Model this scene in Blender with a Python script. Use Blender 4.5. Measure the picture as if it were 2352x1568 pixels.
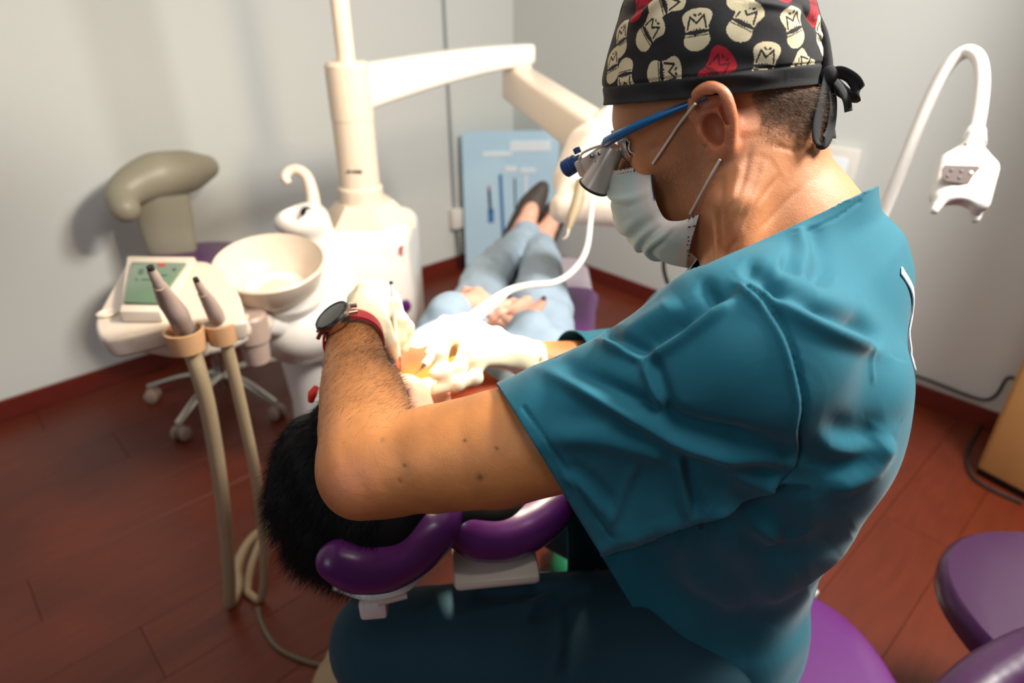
import bpy, bmesh, math, random
import numpy as np
from mathutils import Vector, Matrix
random.seed(7)
rng = np.random.default_rng(7)
for _o in list(bpy.data.objects):
    bpy.data.objects.remove(_o)
scene = bpy.context.scene
COL = scene.collection
# ------------------------------------------------------------------ camera
FPX, PITCH, CAMH = 1500.0, math.radians(28.5), 1.45
CP, SP = math.cos(PITCH), math.sin(PITCH)
CAM = np.array([0.0, 0.0, CAMH])
RT = np.array([1.0, 0, 0]); DN = np.array([0, -SP, -CP]); FW = np.array([0, CP, -SP])
cam = bpy.data.cameras.new('camera'); cam_ob = bpy.data.objects.new('camera', cam); COL.objects.link(cam_ob)
cam.sensor_width = 36; cam.lens = FPX / 2352 * 36
cam_ob.location = CAM; cam_ob.rotation_euler = (math.pi / 2 - PITCH, 0, 0)
cam.clip_start = 0.02
cam.dof.use_dof = True; cam.dof.focus_distance = 0.62; cam.dof.aperture_fstop = 3.6
scene.camera = cam_ob
# ------------------------------------------------------------------ world, lights, exposure
scene.view_settings.view_transform = 'Standard'; scene.view_settings.look = 'None'
scene.view_settings.exposure = 0.0; scene.view_settings.gamma = 1.0
scene.view_settings.use_curve_mapping = False
world = bpy.data.worlds.new('daylight'); scene.world = world; world.use_nodes = True
world.node_tree.nodes['Background'].inputs[0].default_value = (0.80, 0.88, 1.0, 1)
world.node_tree.nodes['Background'].inputs[1].default_value = 0.05
def light(name, typ, loc, target, energy, color, **kw):
    l = bpy.data.lights.new(name, typ); o = bpy.data.objects.new(name, l); COL.objects.link(o)
    l.energy = energy; l.color = color
    for k_, v_ in kw.items(): setattr(l, k_, v_)
    o.location = loc
    o.rotation_euler = (Vector(target) - Vector(loc)).to_track_quat('-Z', 'Y').to_euler()
    return o
# the tall window behind and to the right of the camera
light('window_daylight', 'AREA', (1.35, 0.70, 2.5), (0.45, 1.35, 0.7), 98, (1.0, 0.97, 0.90), shape='RECTANGLE', size=0.5, size_y=0.5)
# cool fill added on the left behind the camera, for the unit and wall
light('left_fill_light', 'AREA', (-1.6, -1.2, 2.1), (-0.9, 2.2, 0.9), 11, (0.80, 0.88, 1.0), shape='RECTANGLE', size=1.2, size_y=1.2)
# ceiling panel of the room, above and behind the camera
light('ceiling_panel_light', 'AREA', (0.35, 0.15, 2.52), (0.25, 0.9, 0.0), 13, (0.95, 0.97, 1.0), shape='RECTANGLE', size=0.6, size_y=0.6)
# the operating lamp above the patient
LAMP = (-0.10, 1.22, 1.62)
light('operating_lamp_beam', 'SPOT', LAMP, (-0.09, 0.87, 0.97), 140, (1.0, 0.86, 0.62), spot_size=math.radians(25), spot_blend=0.6, shadow_soft_size=0.04)
light('operating_lamp_spill', 'AREA', (-0.02, 1.25, 1.62), (-1.5, 2.3, 1.5), 10, (1.0, 0.80, 0.54), shape='DISK', size=0.09)
# ------------------------------------------------------------------ geometry helpers
def P(px, py, d):
    return CAM + d * (RT * ((px - 1176) / FPX) + DN * ((py - 784) / FPX) + FW)
def ray(px, py):
    return RT * ((px - 1176) / FPX) + DN * ((py - 784) / FPX) + FW
def PZ(px, py, z):
    r = ray(px, py); return CAM + r * ((z - CAMH) / r[2])
def PPL(px, py, q, n):
    r = ray(px, py); return CAM + r * (np.dot(np.array(q) - CAM, n) / np.dot(r, n))
def proj(V):
    V = np.asarray(V) - CAM; d = V @ FW
    return np.stack([1176 + FPX * (V @ RT) / d, 784 + FPX * (V @ DN) / d], 1), d
def nrm(v):
    v = np.array(v, float); return v / np.linalg.norm(v)
def catmull(pts, n=8):
    p = np.array(pts, float); q = np.vstack([2 * p[0] - p[1], p, 2 * p[-1] - p[-2]]); out = []
    for i in range(1, len(q) - 2):
        for j in range(n):
            t = j / n
            out.append(0.5 * ((2 * q[i]) + (-q[i-1] + q[i+1]) * t + (2*q[i-1] - 5*q[i] + 4*q[i+1] - q[i+2]) * t*t + (-q[i-1] + 3*q[i] - 3*q[i+1] + q[i+2]) * t**3))
    out.append(q[-2]); return np.array(out)
class G:
    """collects verts and faces of one mesh"""
    def __init__(s): s.v = []; s.f = []; s.n = 0
    def add(s, v, f):
        v = np.asarray(v, float).reshape(-1, 3); s.v.append(v)
        s.f += [tuple(int(i) + s.n for i in q) for q in f]; s.n += len(v); return s
    def tube(s, pts, r, seg=12, caps=True, flat=1.0, up=None):
        pts = np.array(pts, float); n = len(pts); r = np.broadcast_to(np.array(r, float), (n,)) if np.ndim(r) == 0 else np.interp(np.linspace(0, 1, n), np.linspace(0, 1, len(r)), r)
        T = np.gradient(pts, axis=0); T /= np.linalg.norm(T, axis=1)[:, None] + 1e-12
        u = np.array(up, float) if up is not None else (np.array([0, 0, 1.0]) if abs(T[0][2]) < .9 else np.array([1.0, 0, 0]))
        V = []
        a = u - T[0] * (u @ T[0]); a /= np.linalg.norm(a)
        for i in range(n):
            if up is not None: a = u
            a = a - T[i] * (a @ T[i]); a /= np.linalg.norm(a) + 1e-12
            b = np.cross(T[i], a)
            for k in range(seg):
                t = 2 * math.pi * k / seg
                V.append(pts[i] + r[i] * (math.cos(t) * a * flat + math.sin(t) * b))
        F = []
        for i in range(n - 1):
            for k in range(seg):
                k2 = (k + 1) % seg
                F.append((i*seg+k, i*seg+k2, (i+1)*seg+k2, (i+1)*seg+k))
        if caps: F.append(tuple(reversed(range(seg)))); F.append(tuple(range((n-1)*seg, n*seg)))
        return s.add(V, F)
    def ctube(s, pts, r, n=8, **k): return s.tube(catmull(pts, n), r, **k)
    def lathe(s, prof, c=(0, 0, 0), axis=(0, 0, 1), seg=32):
        z = nrm(axis); x = nrm(np.cross(z, [0, 1, 0] if abs(z[1]) < .9 else [1, 0, 0])); y = np.cross(z, x)
        c = np.array(c, float); V = []; F = []
        for (r, h) in prof:
            for k in range(seg):
                t = 2*math.pi*k/seg; V.append(c + z*h + max(r, 1e-5)*(math.cos(t)*x + math.sin(t)*y))
        for i in range(len(prof)-1):
            for k in range(seg):
                k2 = (k+1) % seg; F.append((i*seg+k, i*seg+k2, (i+1)*seg+k2, (i+1)*seg+k))
        return s.add(V, F)
    def box(s, c, half, ax=None, bev=0.0, bseg=2):
        bm = bmesh.new(); bmesh.ops.create_cube(bm, size=2)
        for v in bm.verts: v.co = Vector([v.co[i]*half[i] for i in range(3)])
        if bev: bmesh.ops.bevel(bm, geom=list(bm.edges), offset=bev, segments=bseg, profile=.5, affect='EDGES')
        A = np.eye(3) if ax is None else np.array(ax)
        V = np.array([v.co[:] for v in bm.verts]) @ A + np.array(c)
        F = [[v.index for v in f.verts] for f in bm.faces]; bm.free(); return s.add(V, F)
    def prism(s, poly, thick, bev=0.0):
        """closed 3-D polygon, thickened along its own normal (both sides of half thickness)"""
        p = np.array(poly, float); c = p.mean(0)
        n = np.zeros(3)
        for i in range(len(p)): n += np.cross(p[i]-c, p[(i+1) % len(p)]-c)
        n = nrm(n); m = len(p)
        bm = bmesh.new(); a = [bm.verts.new(q - n*thick/2) for q in p]; b = [bm.verts.new(q + n*thick/2) for q in p]
        bm.faces.new(list(reversed(a))); bm.faces.new(b)
        for i in range(m): bm.faces.new((a[i], a[(i+1) % m], b[(i+1) % m], b[i]))
        if bev: bmesh.ops.bevel(bm, geom=list(bm.edges), offset=bev, segments=2, profile=.5, affect='EDGES')
        bm.verts.index_update()
        V = [v.co[:] for v in bm.verts]; F = [[v.index for v in f.verts] for f in bm.faces]; bm.free(); return s.add(V, F)
    def grid(s, rows):
        R = np.array(rows, float); a, b = R.shape[:2]
        return s.add(R.reshape(-1, 3), [(i*b+j, i*b+j+1, (i+1)*b+j+1, (i+1)*b+j) for i in range(a-1) for j in range(b-1)])
def link_mesh(name, V, F, mat, parent=None, smooth=True, cols=None, solid=0.0, sub=0, angle=None):
    me = bpy.data.meshes.new(name)
    V = np.asarray(V, np.float32)
    Fa = F if isinstance(F, np.ndarray) else None
    if Fa is not None:
        me.vertices.add(len(V)); me.vertices.foreach_set('co', V.ravel())
        me.loops.add(Fa.size); me.loops.foreach_set('vertex_index', Fa.ravel().astype(np.int32))
        me.polygons.add(len(Fa)); me.polygons.foreach_set('loop_start', np.arange(0, Fa.size, Fa.shape[1], dtype=np.int32))
        me.update(calc_edges=True); me.validate()
    else:
        me.from_pydata([tuple(map(float, v)) for v in V], [], [tuple(f) for f in F])
        bm = bmesh.new(); bm.from_mesh(me); bmesh.ops.recalc_face_normals(bm, faces=bm.faces); bm.to_mesh(me); bm.free()
    if cols is not None:
        at = me.color_attributes.new('Col', 'FLOAT_COLOR', 'POINT')
        c4 = np.ones((len(V), 4), np.float32); c4[:, :3] = cols; at.data.foreach_set('color', c4.ravel())
    me.polygons.foreach_set('use_smooth', [smooth] * len(me.polygons))
    if angle: 
        try: me.set_sharp_from_angle(angle=math.radians(angle))
        except Exception: pass
    me.materials.append(mat)
    o = bpy.data.objects.new(name, me); COL.objects.link(o)
    if parent is not None:
        o.parent = parent; o.matrix_parent_inverse = Matrix.Translation(-parent.location) if parent.type == 'EMPTY' else Matrix.Identity(4)
    if solid:
        m = o.modifiers.new('thickness', 'SOLIDIFY'); m.thickness = solid; m.offset = -1
    if sub:
        m = o.modifiers.new('sub', 'SUBSURF'); m.levels = sub; m.render_levels = sub
    return o
def ob(name, g, mat, parent=None, smooth=True, angle=38, **k):
    return link_mesh(name, np.vstack(g.v), g.f, mat, parent, smooth, angle=angle, **k)
def thing(name, label, cat, loc=(0, 0, 0), group=None):
    o = bpy.data.objects.new(name, None); COL.objects.link(o); o.location = tuple(map(float, loc)); o.empty_display_size = .05
    return tag(o, label, cat, group)
def tag(o, label, cat, group=None):
    o['label'] = label; o['category'] = cat
    if group: o['group'] = group
    return o
def struct(o): o['kind'] = 'structure'; return o
# ---- signed distance modelling: smooth unions of tapered limbs and ellipsoids, meshed with surface nets
class SDF:
    def __init__(s): s.p = []
    def cone(s, a, b, ra, rb, k=.01, op='u'):
        a = np.array(a, float); b = np.array(b, float); r = max(ra, rb)
        s.p.append(('c', (a, b, ra, rb), np.minimum(a, b)-r, np.maximum(a, b)+r, k, op)); return s
    def path(s, pts, rs, k=.01, op='u', n=0):
        pts = [np.array(q, float) for q in pts]
        if n:
            m = len(pts); pts2 = catmull(pts, n); rs = np.interp(np.linspace(0, m-1, len(pts2)), range(m), rs); pts = list(pts2)
        pts = np.array(pts); rs = np.array(rs, float); m = rs.max()
        s.p.append(('p', (pts, rs), pts.min(0)-m, pts.max(0)+m, k, op)); return s
    def ell(s, c, rad, ax=None, k=.01, op='u'):
        c = np.array(c, float); A = np.eye(3) if ax is None else np.array(ax, float); rad = np.array(rad, float)
        e = np.sqrt(((A.T * rad)**2).sum(1))
        s.p.append(('e', (c, rad, A), c-e, c+e, k, op)); return s
    def box(s, c, half, ax=None, r=.005, k=.002, op='u'):
        c = np.array(c, float); A = np.eye(3) if ax is None else np.array(ax, float); half = np.array(half, float)
        e = np.abs(A.T * half).sum(1)
        s.p.append(('b', (c, half, A, r), c-e, c+e, k, op)); return s
    def half(s, q, n, k=.002):
        s.p.append(('h', (np.array(q, float), nrm(n)), None, None, k, 'i')); return s
    def evaluate(s, lo, hi, h):
        X = [np.arange(lo[i], hi[i]+h, h, dtype=np.float32) for i in range(3)]
        F = np.full([len(x) for x in X], .08, np.float32)
        for t, a, l, u, k, op in s.p:
            if l is None: sl = [slice(0, len(x)) for x in X]
            else:
                m = max(k, 0)*1.1 + 3*h
                sl = [slice(int(np.searchsorted(X[i], l[i]-m)), int(np.searchsorted(X[i], u[i]+m))) for i in range(3)]
            x, y, z = [X[i][sl[i]] for i in range(3)]
            if min(len(x), len(y), len(z)) == 0: continue
            x = x[:, None, None]; y = y[None, :, None]; z = z[None, None, :]
            if t == 'c':
                A_, B_, ra, rb = a; ba = B_-A_; L = float(ba@ba)+1e-12
                tt = np.clip(((x-A_[0])*ba[0]+(y-A_[1])*ba[1]+(z-A_[2])*ba[2])/L, 0, 1)
                d = np.sqrt((x-A_[0]-tt*ba[0])**2+(y-A_[1]-tt*ba[1])**2+(z-A_[2]-tt*ba[2])**2) - (ra+(rb-ra)*tt)
            elif t == 'p':
                d = np.float32(1.0)
                for A_, B_, ra, rb in zip(a[0][:-1], a[0][1:], a[1][:-1], a[1][1:]):
                    ba = B_-A_; L = float(ba@ba)+1e-12
                    tt = np.clip(((x-A_[0])*ba[0]+(y-A_[1])*ba[1]+(z-A_[2])*ba[2])/L, 0, 1)
                    d2 = np.sqrt((x-A_[0]-tt*ba[0])**2+(y-A_[1]-tt*ba[1])**2+(z-A_[2]-tt*ba[2])**2) - (ra+(rb-ra)*tt)
                    if np.ndim(d): hh = np.maximum(.003-np.abs(d-d2), 0)/.003; d = np.minimum(d, d2)-hh*hh*.003*.25
                    else: d = d2
            elif t == 'e':
                c, rad, A_ = a; q = [(x-c[0])*A_[i][0]+(y-c[1])*A_[i][1]+(z-c[2])*A_[i][2] for i in range(3)]
                k0 = np.sqrt(sum((q[i]/rad[i])**2 for i in range(3))); k1 = np.sqrt(sum((q[i]/rad[i]**2)**2 for i in range(3)))
                d = k0*(k0-1)/(k1+1e-9)
            elif t == 'b':
                c, hf, A_, r = a; q = [np.abs((x-c[0])*A_[i][0]+(y-c[1])*A_[i][1]+(z-c[2])*A_[i][2])-(hf[i]-r) for i in range(3)]
                d = np.sqrt(sum(np.maximum(v, 0)**2 for v in q)) + np.minimum(np.maximum(np.maximum(q[0], q[1]), q[2]), 0) - r
            else:
                q, n = a; d = (x-q[0])*n[0]+(y-q[1])*n[1]+(z-q[2])*n[2]
            f = F[tuple(sl)]
            if op == 'u': hh = np.maximum(k-np.abs(f-d), 0)/k; res = np.minimum(f, d)-hh*hh*k*.25
            elif op == 's': d = -d; hh = np.maximum(k-np.abs(f-d), 0)/k; res = np.maximum(f, d)+hh*hh*k*.25
            else: hh = np.maximum(k-np.abs(f-d), 0)/k; res = np.maximum(f, d)+hh*hh*k*.25
            F[tuple(sl)] = res.astype(np.float32)
        return F
    def mesh(s, h, smooth=2):
        ls = [p[2] for p in s.p if p[2] is not None and p[5] == 'u']; us = [p[3] for p in s.p if p[3] is not None and p[5] == 'u']
        lo = np.min(ls, 0)-4*h; hi = np.max(us, 0)+4*h
        F = s.evaluate(lo, hi, h); V, Q = surface_nets(F, lo, h)
        return relax(V, Q, smooth), Q
def surface_nets(F, lo, h):
    nx, ny, nz = F.shape; ins = F < 0
    c = ins[:-1, :-1, :-1].astype(np.int8)
    for dx in (0, 1):
        for dy in (0, 1):
            for dz in (0, 1):
                if dx+dy+dz: c = c + ins[dx:nx-1+dx, dy:ny-1+dy, dz:nz-1+dz]
    act = (c > 0) & (c < 8); I = np.argwhere(act); n = len(I)
    idx = np.full(act.shape, -1, np.int32); idx[act] = np.arange(n)
    S = np.zeros((n, 3)); W = np.zeros(n)
    for ax in range(3):
        o = [a for a in range(3) if a != ax]
        for b in (0, 1):
            for d in (0, 1):
                p = I.copy(); p[:, o[0]] += b; p[:, o[1]] += d; q = p.copy(); q[:, ax] += 1
                fa = F[p[:, 0], p[:, 1], p[:, 2]]; fb = F[q[:, 0], q[:, 1], q[:, 2]]
                m = (fa < 0) != (fb < 0); t = fa[m]/(fa[m]-fb[m])
                pos = p[m].astype(float); pos[:, ax] += t; S[m] += pos; W[m] += 1
    V = S/W[:, None]*h+lo
    Q = []
    for ax in range(3):
        o1, o2 = (ax+1) % 3, (ax+2) % 3
        a = [slice(None)]*3; b = [slice(None)]*3; a[ax] = slice(0, -1); b[ax] = slice(1, None)
        A = ins[tuple(a)]; B = ins[tuple(b)]
        E = np.argwhere(A != B); E = E[(E[:, o1] > 0) & (E[:, o2] > 0) & (E[:, o1] < F.shape[o1]-1) & (E[:, o2] < F.shape[o2]-1)]
        fl = A[E[:, 0], E[:, 1], E[:, 2]]
        def cell(d1, d2):
            e = E.copy(); e[:, o1] -= d1; e[:, o2] -= d2; return idx[e[:, 0], e[:, 1], e[:, 2]]
        q = np.stack([cell(1, 1), cell(0, 1), cell(0, 0), cell(1, 0)], 1); q[~fl] = q[~fl][:, ::-1]; Q.append(q)
    Q = np.vstack(Q); Q = Q[(Q >= 0).all(1)]
    return V, Q
def edges_of(Q):
    E = np.vstack([Q[:, [i, (i+1) % Q.shape[1]]] for i in range(Q.shape[1])]); return np.unique(np.sort(E, 1), axis=0)
def relax(V, Q, it, lam=.5):
    if not it: return V
    E = edges_of(Q); n = len(V); deg = np.bincount(E.ravel(), minlength=n).astype(float)[:, None]+1e-9
    for _ in range(it):
        for l in (lam, -lam*.96):
            S = np.stack([np.bincount(E[:, 0], V[E[:, 1], j], n)+np.bincount(E[:, 1], V[E[:, 0], j], n) for j in range(3)], 1)
            V = V+l*(S/deg-V)
    return V
def vnormals(V, Q):
    n = np.cross(V[Q[:, 2]]-V[Q[:, 0]], V[Q[:, 3 if Q.shape[1] > 3 else 1]]-V[Q[:, 1 if Q.shape[1] > 3 else 0]])
    if Q.shape[1] == 3: n = np.cross(V[Q[:, 1]]-V[Q[:, 0]], V[Q[:, 2]]-V[Q[:, 0]])
    N = np.stack([sum(np.bincount(Q[:, c], n[:, j], len(V)) for c in range(Q.shape[1])) for j in range(3)], 1)
    return N/(np.linalg.norm(N, axis=1)[:, None]+1e-12)
def subdivide(V, Q):
    """one linear split of quads into four, then a light relax"""
    E = np.vstack([Q[:, [i, (i+1) % 4]] for i in range(4)]); Es = np.sort(E, 1)
    U, inv = np.unique(Es, axis=0, return_inverse=True); inv = inv.ravel().reshape(4, -1)
    n = len(V); m = (V[U[:, 0]]+V[U[:, 1]])/2; c = V[Q].mean(1); ne = len(U)
    e = [n+inv[i] for i in range(4)]; fc = n+ne+np.arange(len(Q))
    Q2 = np.vstack([np.stack([Q[:, i], e[i], fc, e[(i-1) % 4]], 1) for i in range(4)])
    return np.vstack([V, m, c]), Q2
def seg_dist(pp, a, b):
    a = np.array(a, float); b = np.array(b, float); ba = b-a; t = np.clip(((pp-a)@ba)/(ba@ba), 0, 1)
    q = a+t[:, None]*ba; return np.linalg.norm(pp-q, axis=1), t, (pp[:, 0]-a[0])*ba[1]-(pp[:, 1]-a[1])*ba[0]
def fold_profile(pp, line, width, fade=True):
    """0..1 height of a crease along a polyline, signed side too"""
    L = catmull([list(p)+[0] for p in line], 4)[:, :2] if len(line) > 2 else np.array(line, float)
    best = np.full(len(pp), 1e9); tt = np.zeros(len(pp)); sd = np.zeros(len(pp)); n = len(L)-1
    for i in range(n):
        d, t, s_ = seg_dist(pp, L[i], L[i+1]); m = d < best; best[m] = d[m]; tt[m] = (i+t[m])/n; sd[m] = np.sign(s_[m])
    a = np.exp(-(best/width)**2)
    if fade: a = a*np.clip(np.minimum(tt, 1-tt)*5+.15, 0, 1)
    return a, best*sd, tt
def vnoise(V, scale, seed=0):
    r = np.random.default_rng(seed); out = np.zeros(len(V))
    for i in range(9):
        k = r.normal(size=3); k = k/np.linalg.norm(k)*scale*(.5+1.2*r.random()); out += np.sin(V@k*2*math.pi+r.random()*6.28)
    return out/3.0
def cut(V, Q, q, n, mask=None):
    """trim a mesh at a plane: faces beyond it go, the border vertices are laid onto the plane"""
    n = nrm(n); q = np.array(q); d = (V-q)@n; V = V.copy()
    fm = np.ones(len(Q), bool) if mask is None else mask(V[Q].mean(1))
    out = fm & (d[Q] > 0).all(1); keep = Q[~out]; fk_ = fm[~out]
    near = np.unique(keep[fk_ & (d[keep] > 0).any(1)].ravel()); near = near[d[near] > 0]
    V[near] -= d[near][:, None]*n
    if len(keep):                      # even out the new border along the plane
        E_ = np.vstack([keep[:, [i, (i+1) % 4]] for i in range(4)]); Es = np.sort(E_, 1); U_, ct = np.unique(Es, axis=0, return_counts=True)
        on = np.zeros(len(V), bool); on[near] = True; on |= np.abs((V-q)@n) < 1e-7
        U_ = U_[(ct == 1) & on[U_].all(1)]; deg = np.bincount(U_.ravel(), minlength=len(V)).astype(float); m2 = deg == 2
        for _ in range(12):
            S_ = np.stack([np.bincount(U_[:, 0], V[U_[:, 1], j], len(V))+np.bincount(U_[:, 1], V[U_[:, 0], j], len(V)) for j in range(3)], 1)
            V[m2] += .5*(S_[m2]/2-V[m2])
    used = np.unique(keep.ravel()); mp = np.full(len(V), -1); mp[used] = np.arange(len(used))
    return V[used], mp[keep], used
def quads_to_list(Q): return [tuple(f) if f[3] != f[2] else tuple(f[:3]) for f in Q.tolist()]
# ------------------------------------------------------------------ materials
def s2l(c):
    c = np.array(c, float)/255.0; return tuple(np.where(c <= .04045, c/12.92, ((c+.055)/1.055)**2.4))
def mat(name, rgb, rough=.5, metal=0., bump=0., scale=60., var=0., spec=.5, sss=0., sheen=0., coat=0., attr=False, alpha=1., trans=0., bump2=0., scale2=400., stretch=None):
    m = bpy.data.materials.new(name); m.use_nodes = True; nt = m.node_tree; b = nt.nodes['Principled BSDF']
    c = s2l(rgb); b.inputs['Base Color'].default_value = (*c, 1); b.inputs['Roughness'].default_value = rough
    b.inputs['Metallic'].default_value = metal; b.inputs['Specular IOR Level'].default_value = spec
    if sss: b.inputs['Subsurface Weight'].default_value = sss; b.inputs['Subsurface Radius'].default_value = (.012, .004, .002); b.inputs['Subsurface Scale'].default_value = 1.0
    if sheen: b.inputs['Sheen Weight'].default_value = sheen; b.inputs['Sheen Roughness'].default_value = .4
    if coat: b.inputs['Coat Weight'].default_value = coat; b.inputs['Coat Roughness'].default_value = .12
    if trans: b.inputs['Transmission Weight'].default_value = trans
    if alpha < 1: b.inputs['Alpha'].default_value = alpha
    tc = nt.nodes.new('ShaderNodeTexCoord'); mp = nt.nodes.new('ShaderNodeMapping'); nt.links.new(tc.outputs['Object'], mp.inputs[0])
    if stretch: mp.inputs['Scale'].default_value = stretch
    no = nt.nodes.new('ShaderNodeTexNoise'); no.inputs['Scale'].default_value = scale; no.inputs['Detail'].default_value = 6; nt.links.new(mp.outputs[0], no.inputs['Vector'])
    src = None
    if attr:
        at = nt.nodes.new('ShaderNodeAttribute'); at.attribute_name = 'Col'; src = at.outputs['Color']
    mr = nt.nodes.new('ShaderNodeMapRange'); mr.inputs['To Min'].default_value = 1-var; mr.inputs['To Max'].default_value = 1+var; nt.links.new(no.outputs['Fac'], mr.inputs['Value'])
    mx = nt.nodes.new('ShaderNodeMix'); mx.data_type = 'RGBA'; mx.blend_type = 'MULTIPLY'; mx.inputs['Factor'].default_value = 1
    if src: nt.links.new(src, mx.inputs['A'])
    else: mx.inputs['A'].default_value = (*c, 1)
    nt.links.new(mr.outputs[0], mx.inputs['B']); nt.links.new(mx.outputs['Result'], b.inputs['Base Color'])
    if bump or bump2:
        bp = nt.nodes.new('ShaderNodeBump'); bp.inputs['Strength'].default_value = bump; bp.inputs['Distance'].default_value = .002; nt.links.new(no.outputs['Fac'], bp.inputs['Height'])
        last = bp
        if bump2:
            n2 = nt.nodes.new('ShaderNodeTexNoise'); n2.inputs['Scale'].default_value = scale2; n2.inputs['Detail'].default_value = 3; nt.links.new(tc.outputs['Object'], n2.inputs['Vector'])
            b2 = nt.nodes.new('ShaderNodeBump'); b2.inputs['Strength'].default_value = bump2; b2.inputs['Distance'].default_value = .0008
            nt.links.new(n2.outputs['Fac'], b2.inputs['Height']); nt.links.new(bp.outputs[0], b2.inputs['Normal']); last = b2
        nt.links.new(last.outputs[0], b.inputs['Normal'])
    return m
M = dict(
    wall=mat('wall_paint', (212, 214, 210), .75, bump=.06, scale=180, var=.015),
    floor=mat('laminate', (100, 39, 20), .38, bump=.05, scale=5, var=.32, stretch=(1.2, 9, 9)),
    base=mat('baseboard_wood', (104, 34, 24), .35, bump=.05, scale=18, var=.10),
    ceil=mat('ceiling_paint', (235, 235, 230), .9, var=.01),
    white=mat('white_plastic', (232, 226, 218), .28, coat=.3, var=.01),
    cream=mat('cream_plastic', (226, 209, 190), .30, coat=.2, var=.015),
    beige=mat('beige_rubber', (172, 150, 118), .55, var=.04),
    tan=mat('tan_plastic', (208, 160, 116), .35, coat=.2, var=.02),
    keypad=mat('keypad_film', (96, 80, 76), .4),
    grey=mat('grey_plastic', (172, 150, 138), .4, var=.02),
    stoolback=mat('olive_vinyl', (150, 143, 124), .45, bump=.05, scale=250, var=.02),
    purple=mat('purple_vinyl', (88, 28, 98), .34, coat=.2, bump=.04, scale=350, var=.03),
    shadedpurple=mat('shaded_purple_vinyl', (58, 24, 60), .34, coat=.2, bump=.04, scale=350),  # the purple vinyl again, darkened: shade on the right stool put into the colour
    mauve=mat('mauve_vinyl', (128, 92, 128), .4, bump=.04, scale=350, var=.03),
    mauvecover=mat('mauve_cover_plastic', (158, 146, 156), .42, var=.03),
    chrome=mat('chrome', (200, 196, 188), .14, metal=1., var=.01),
    dark=mat('dark_rubber', (40, 36, 32), .5, var=.05),
    hole=mat('black_plastic', (14, 14, 14), .4),
    lcd=mat('lcd_screen', (92, 120, 92), .25, coat=.4, var=.03),
    lcdink=mat('lcd_segments', (62, 98, 84), .4),
    steel=mat('steel', (170, 166, 160), .25, metal=1.),
    board=mat('light_blue_card', (194, 226, 246), .16, coat=.6, var=.03),
    boardwhite=mat('white_print', (236, 243, 248), .35),
    blueink=mat('blue_print', (72, 122, 180), .35),
    redink=mat('red_print', (196, 40, 60), .4),
    darkink=mat('dark_print', (50, 60, 86), .4),
    skin=mat('skin', (190, 120, 80), .50, bump=.22, scale=90, var=.10, sss=.08, attr=True, bump2=.35, scale2=900),
    skinp=mat('patient_skin', (226, 170, 146), .5, bump=.05, scale=120, var=.03, sss=.1),
    scrub=mat('teal_scrub_cotton', (12, 98, 116), .82, bump=.04, scale=40, var=.05, sheen=.12, bump2=.25, scale2=1500),
    scrubpants=mat('shaded_teal_trousers', (16, 56, 70), .85, bump=.04, scale=40, var=.05, sheen=.10, bump2=.25, scale2=1500),  # scrub teal darkened, the shade on the trousers put into the colour
    cap=mat('printed_cap_cotton', (20, 20, 20), .85, bump=.05, scale=60, var=.06, attr=True, bump2=.3, scale2=1600),
    black=mat('black_cotton', (24, 23, 24), .85, bump=.1, scale=90, bump2=.3, scale2=1600, var=.08),
    mask=mat('mask_fabric', (186, 204, 196), .8, bump=.06, scale=120, var=.02, attr=True, bump2=.3, scale2=1800),
    maskwhite=mat('mask_elastic', (220, 208, 196), .8),
    glove=mat('latex_glove', (238, 224, 190), .42, bump=.12, scale=70, var=.03, sss=.05),
    hair=mat('black_hair', (12, 10, 10), .62, var=.2, spec=.2),
    greyhair=mat('grey_hair', (112, 88, 70), .5, var=.3),
    armhair=mat('arm_hair', (74, 44, 26), .5),
    whitehair=mat('white_stubble', (214, 190, 168), .5),
    denim=mat('pale_blue_suit', (150, 168, 184), .85, bump=.05, scale=60, var=.04, bump2=.3, scale2=1300),
    shoe=mat('dark_suede', (62, 52, 48), .65, var=.06),
    nail=mat('dark_nail_polish', (40, 22, 60), .2, coat=.5),
    orange=mat('orange_paper', (214, 104, 50), .7, var=.04),
    bib=mat('bib_paper', (168, 72, 34), .75, var=.04, attr=True),
    ear=mat('lit_ear_red', (235, 52, 36), .4, sss=.2),  # red of an ear with the lamp shining through, given as base colour
    green=mat('green_rubber', (26, 112, 72), .5, var=.04),
    blueframe=mat('blue_acetate', (18, 92, 142), .3, coat=.3),
    blueknob=mat('navy_knob', (22, 62, 116), .35, coat=.2),
    loupe=mat('champagne_metal', (214, 200, 184), .25, metal=.2, var=.02),
    glass=mat('clear_lens', (255, 255, 255), .02, trans=1.),
    redstrap=mat('red_silicone', (196, 26, 48), .45),
    watch=mat('rose_steel', (190, 158, 140), .22, metal=1.),
    watchglass=mat('watch_glass', (10, 11, 12), .08, coat=.8),
    wood=mat('beech_laminate', (190, 142, 86), .45, bump=.03, scale=4, var=.10, stretch=(8, 8, 1)),
    cable=mat('grey_cable', (110, 100, 80), .55),
    blackcable=mat('black_cable', (26, 24, 22), .5),
    trunk=mat('grey_conduit', (150, 156, 158), .5),
)
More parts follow.
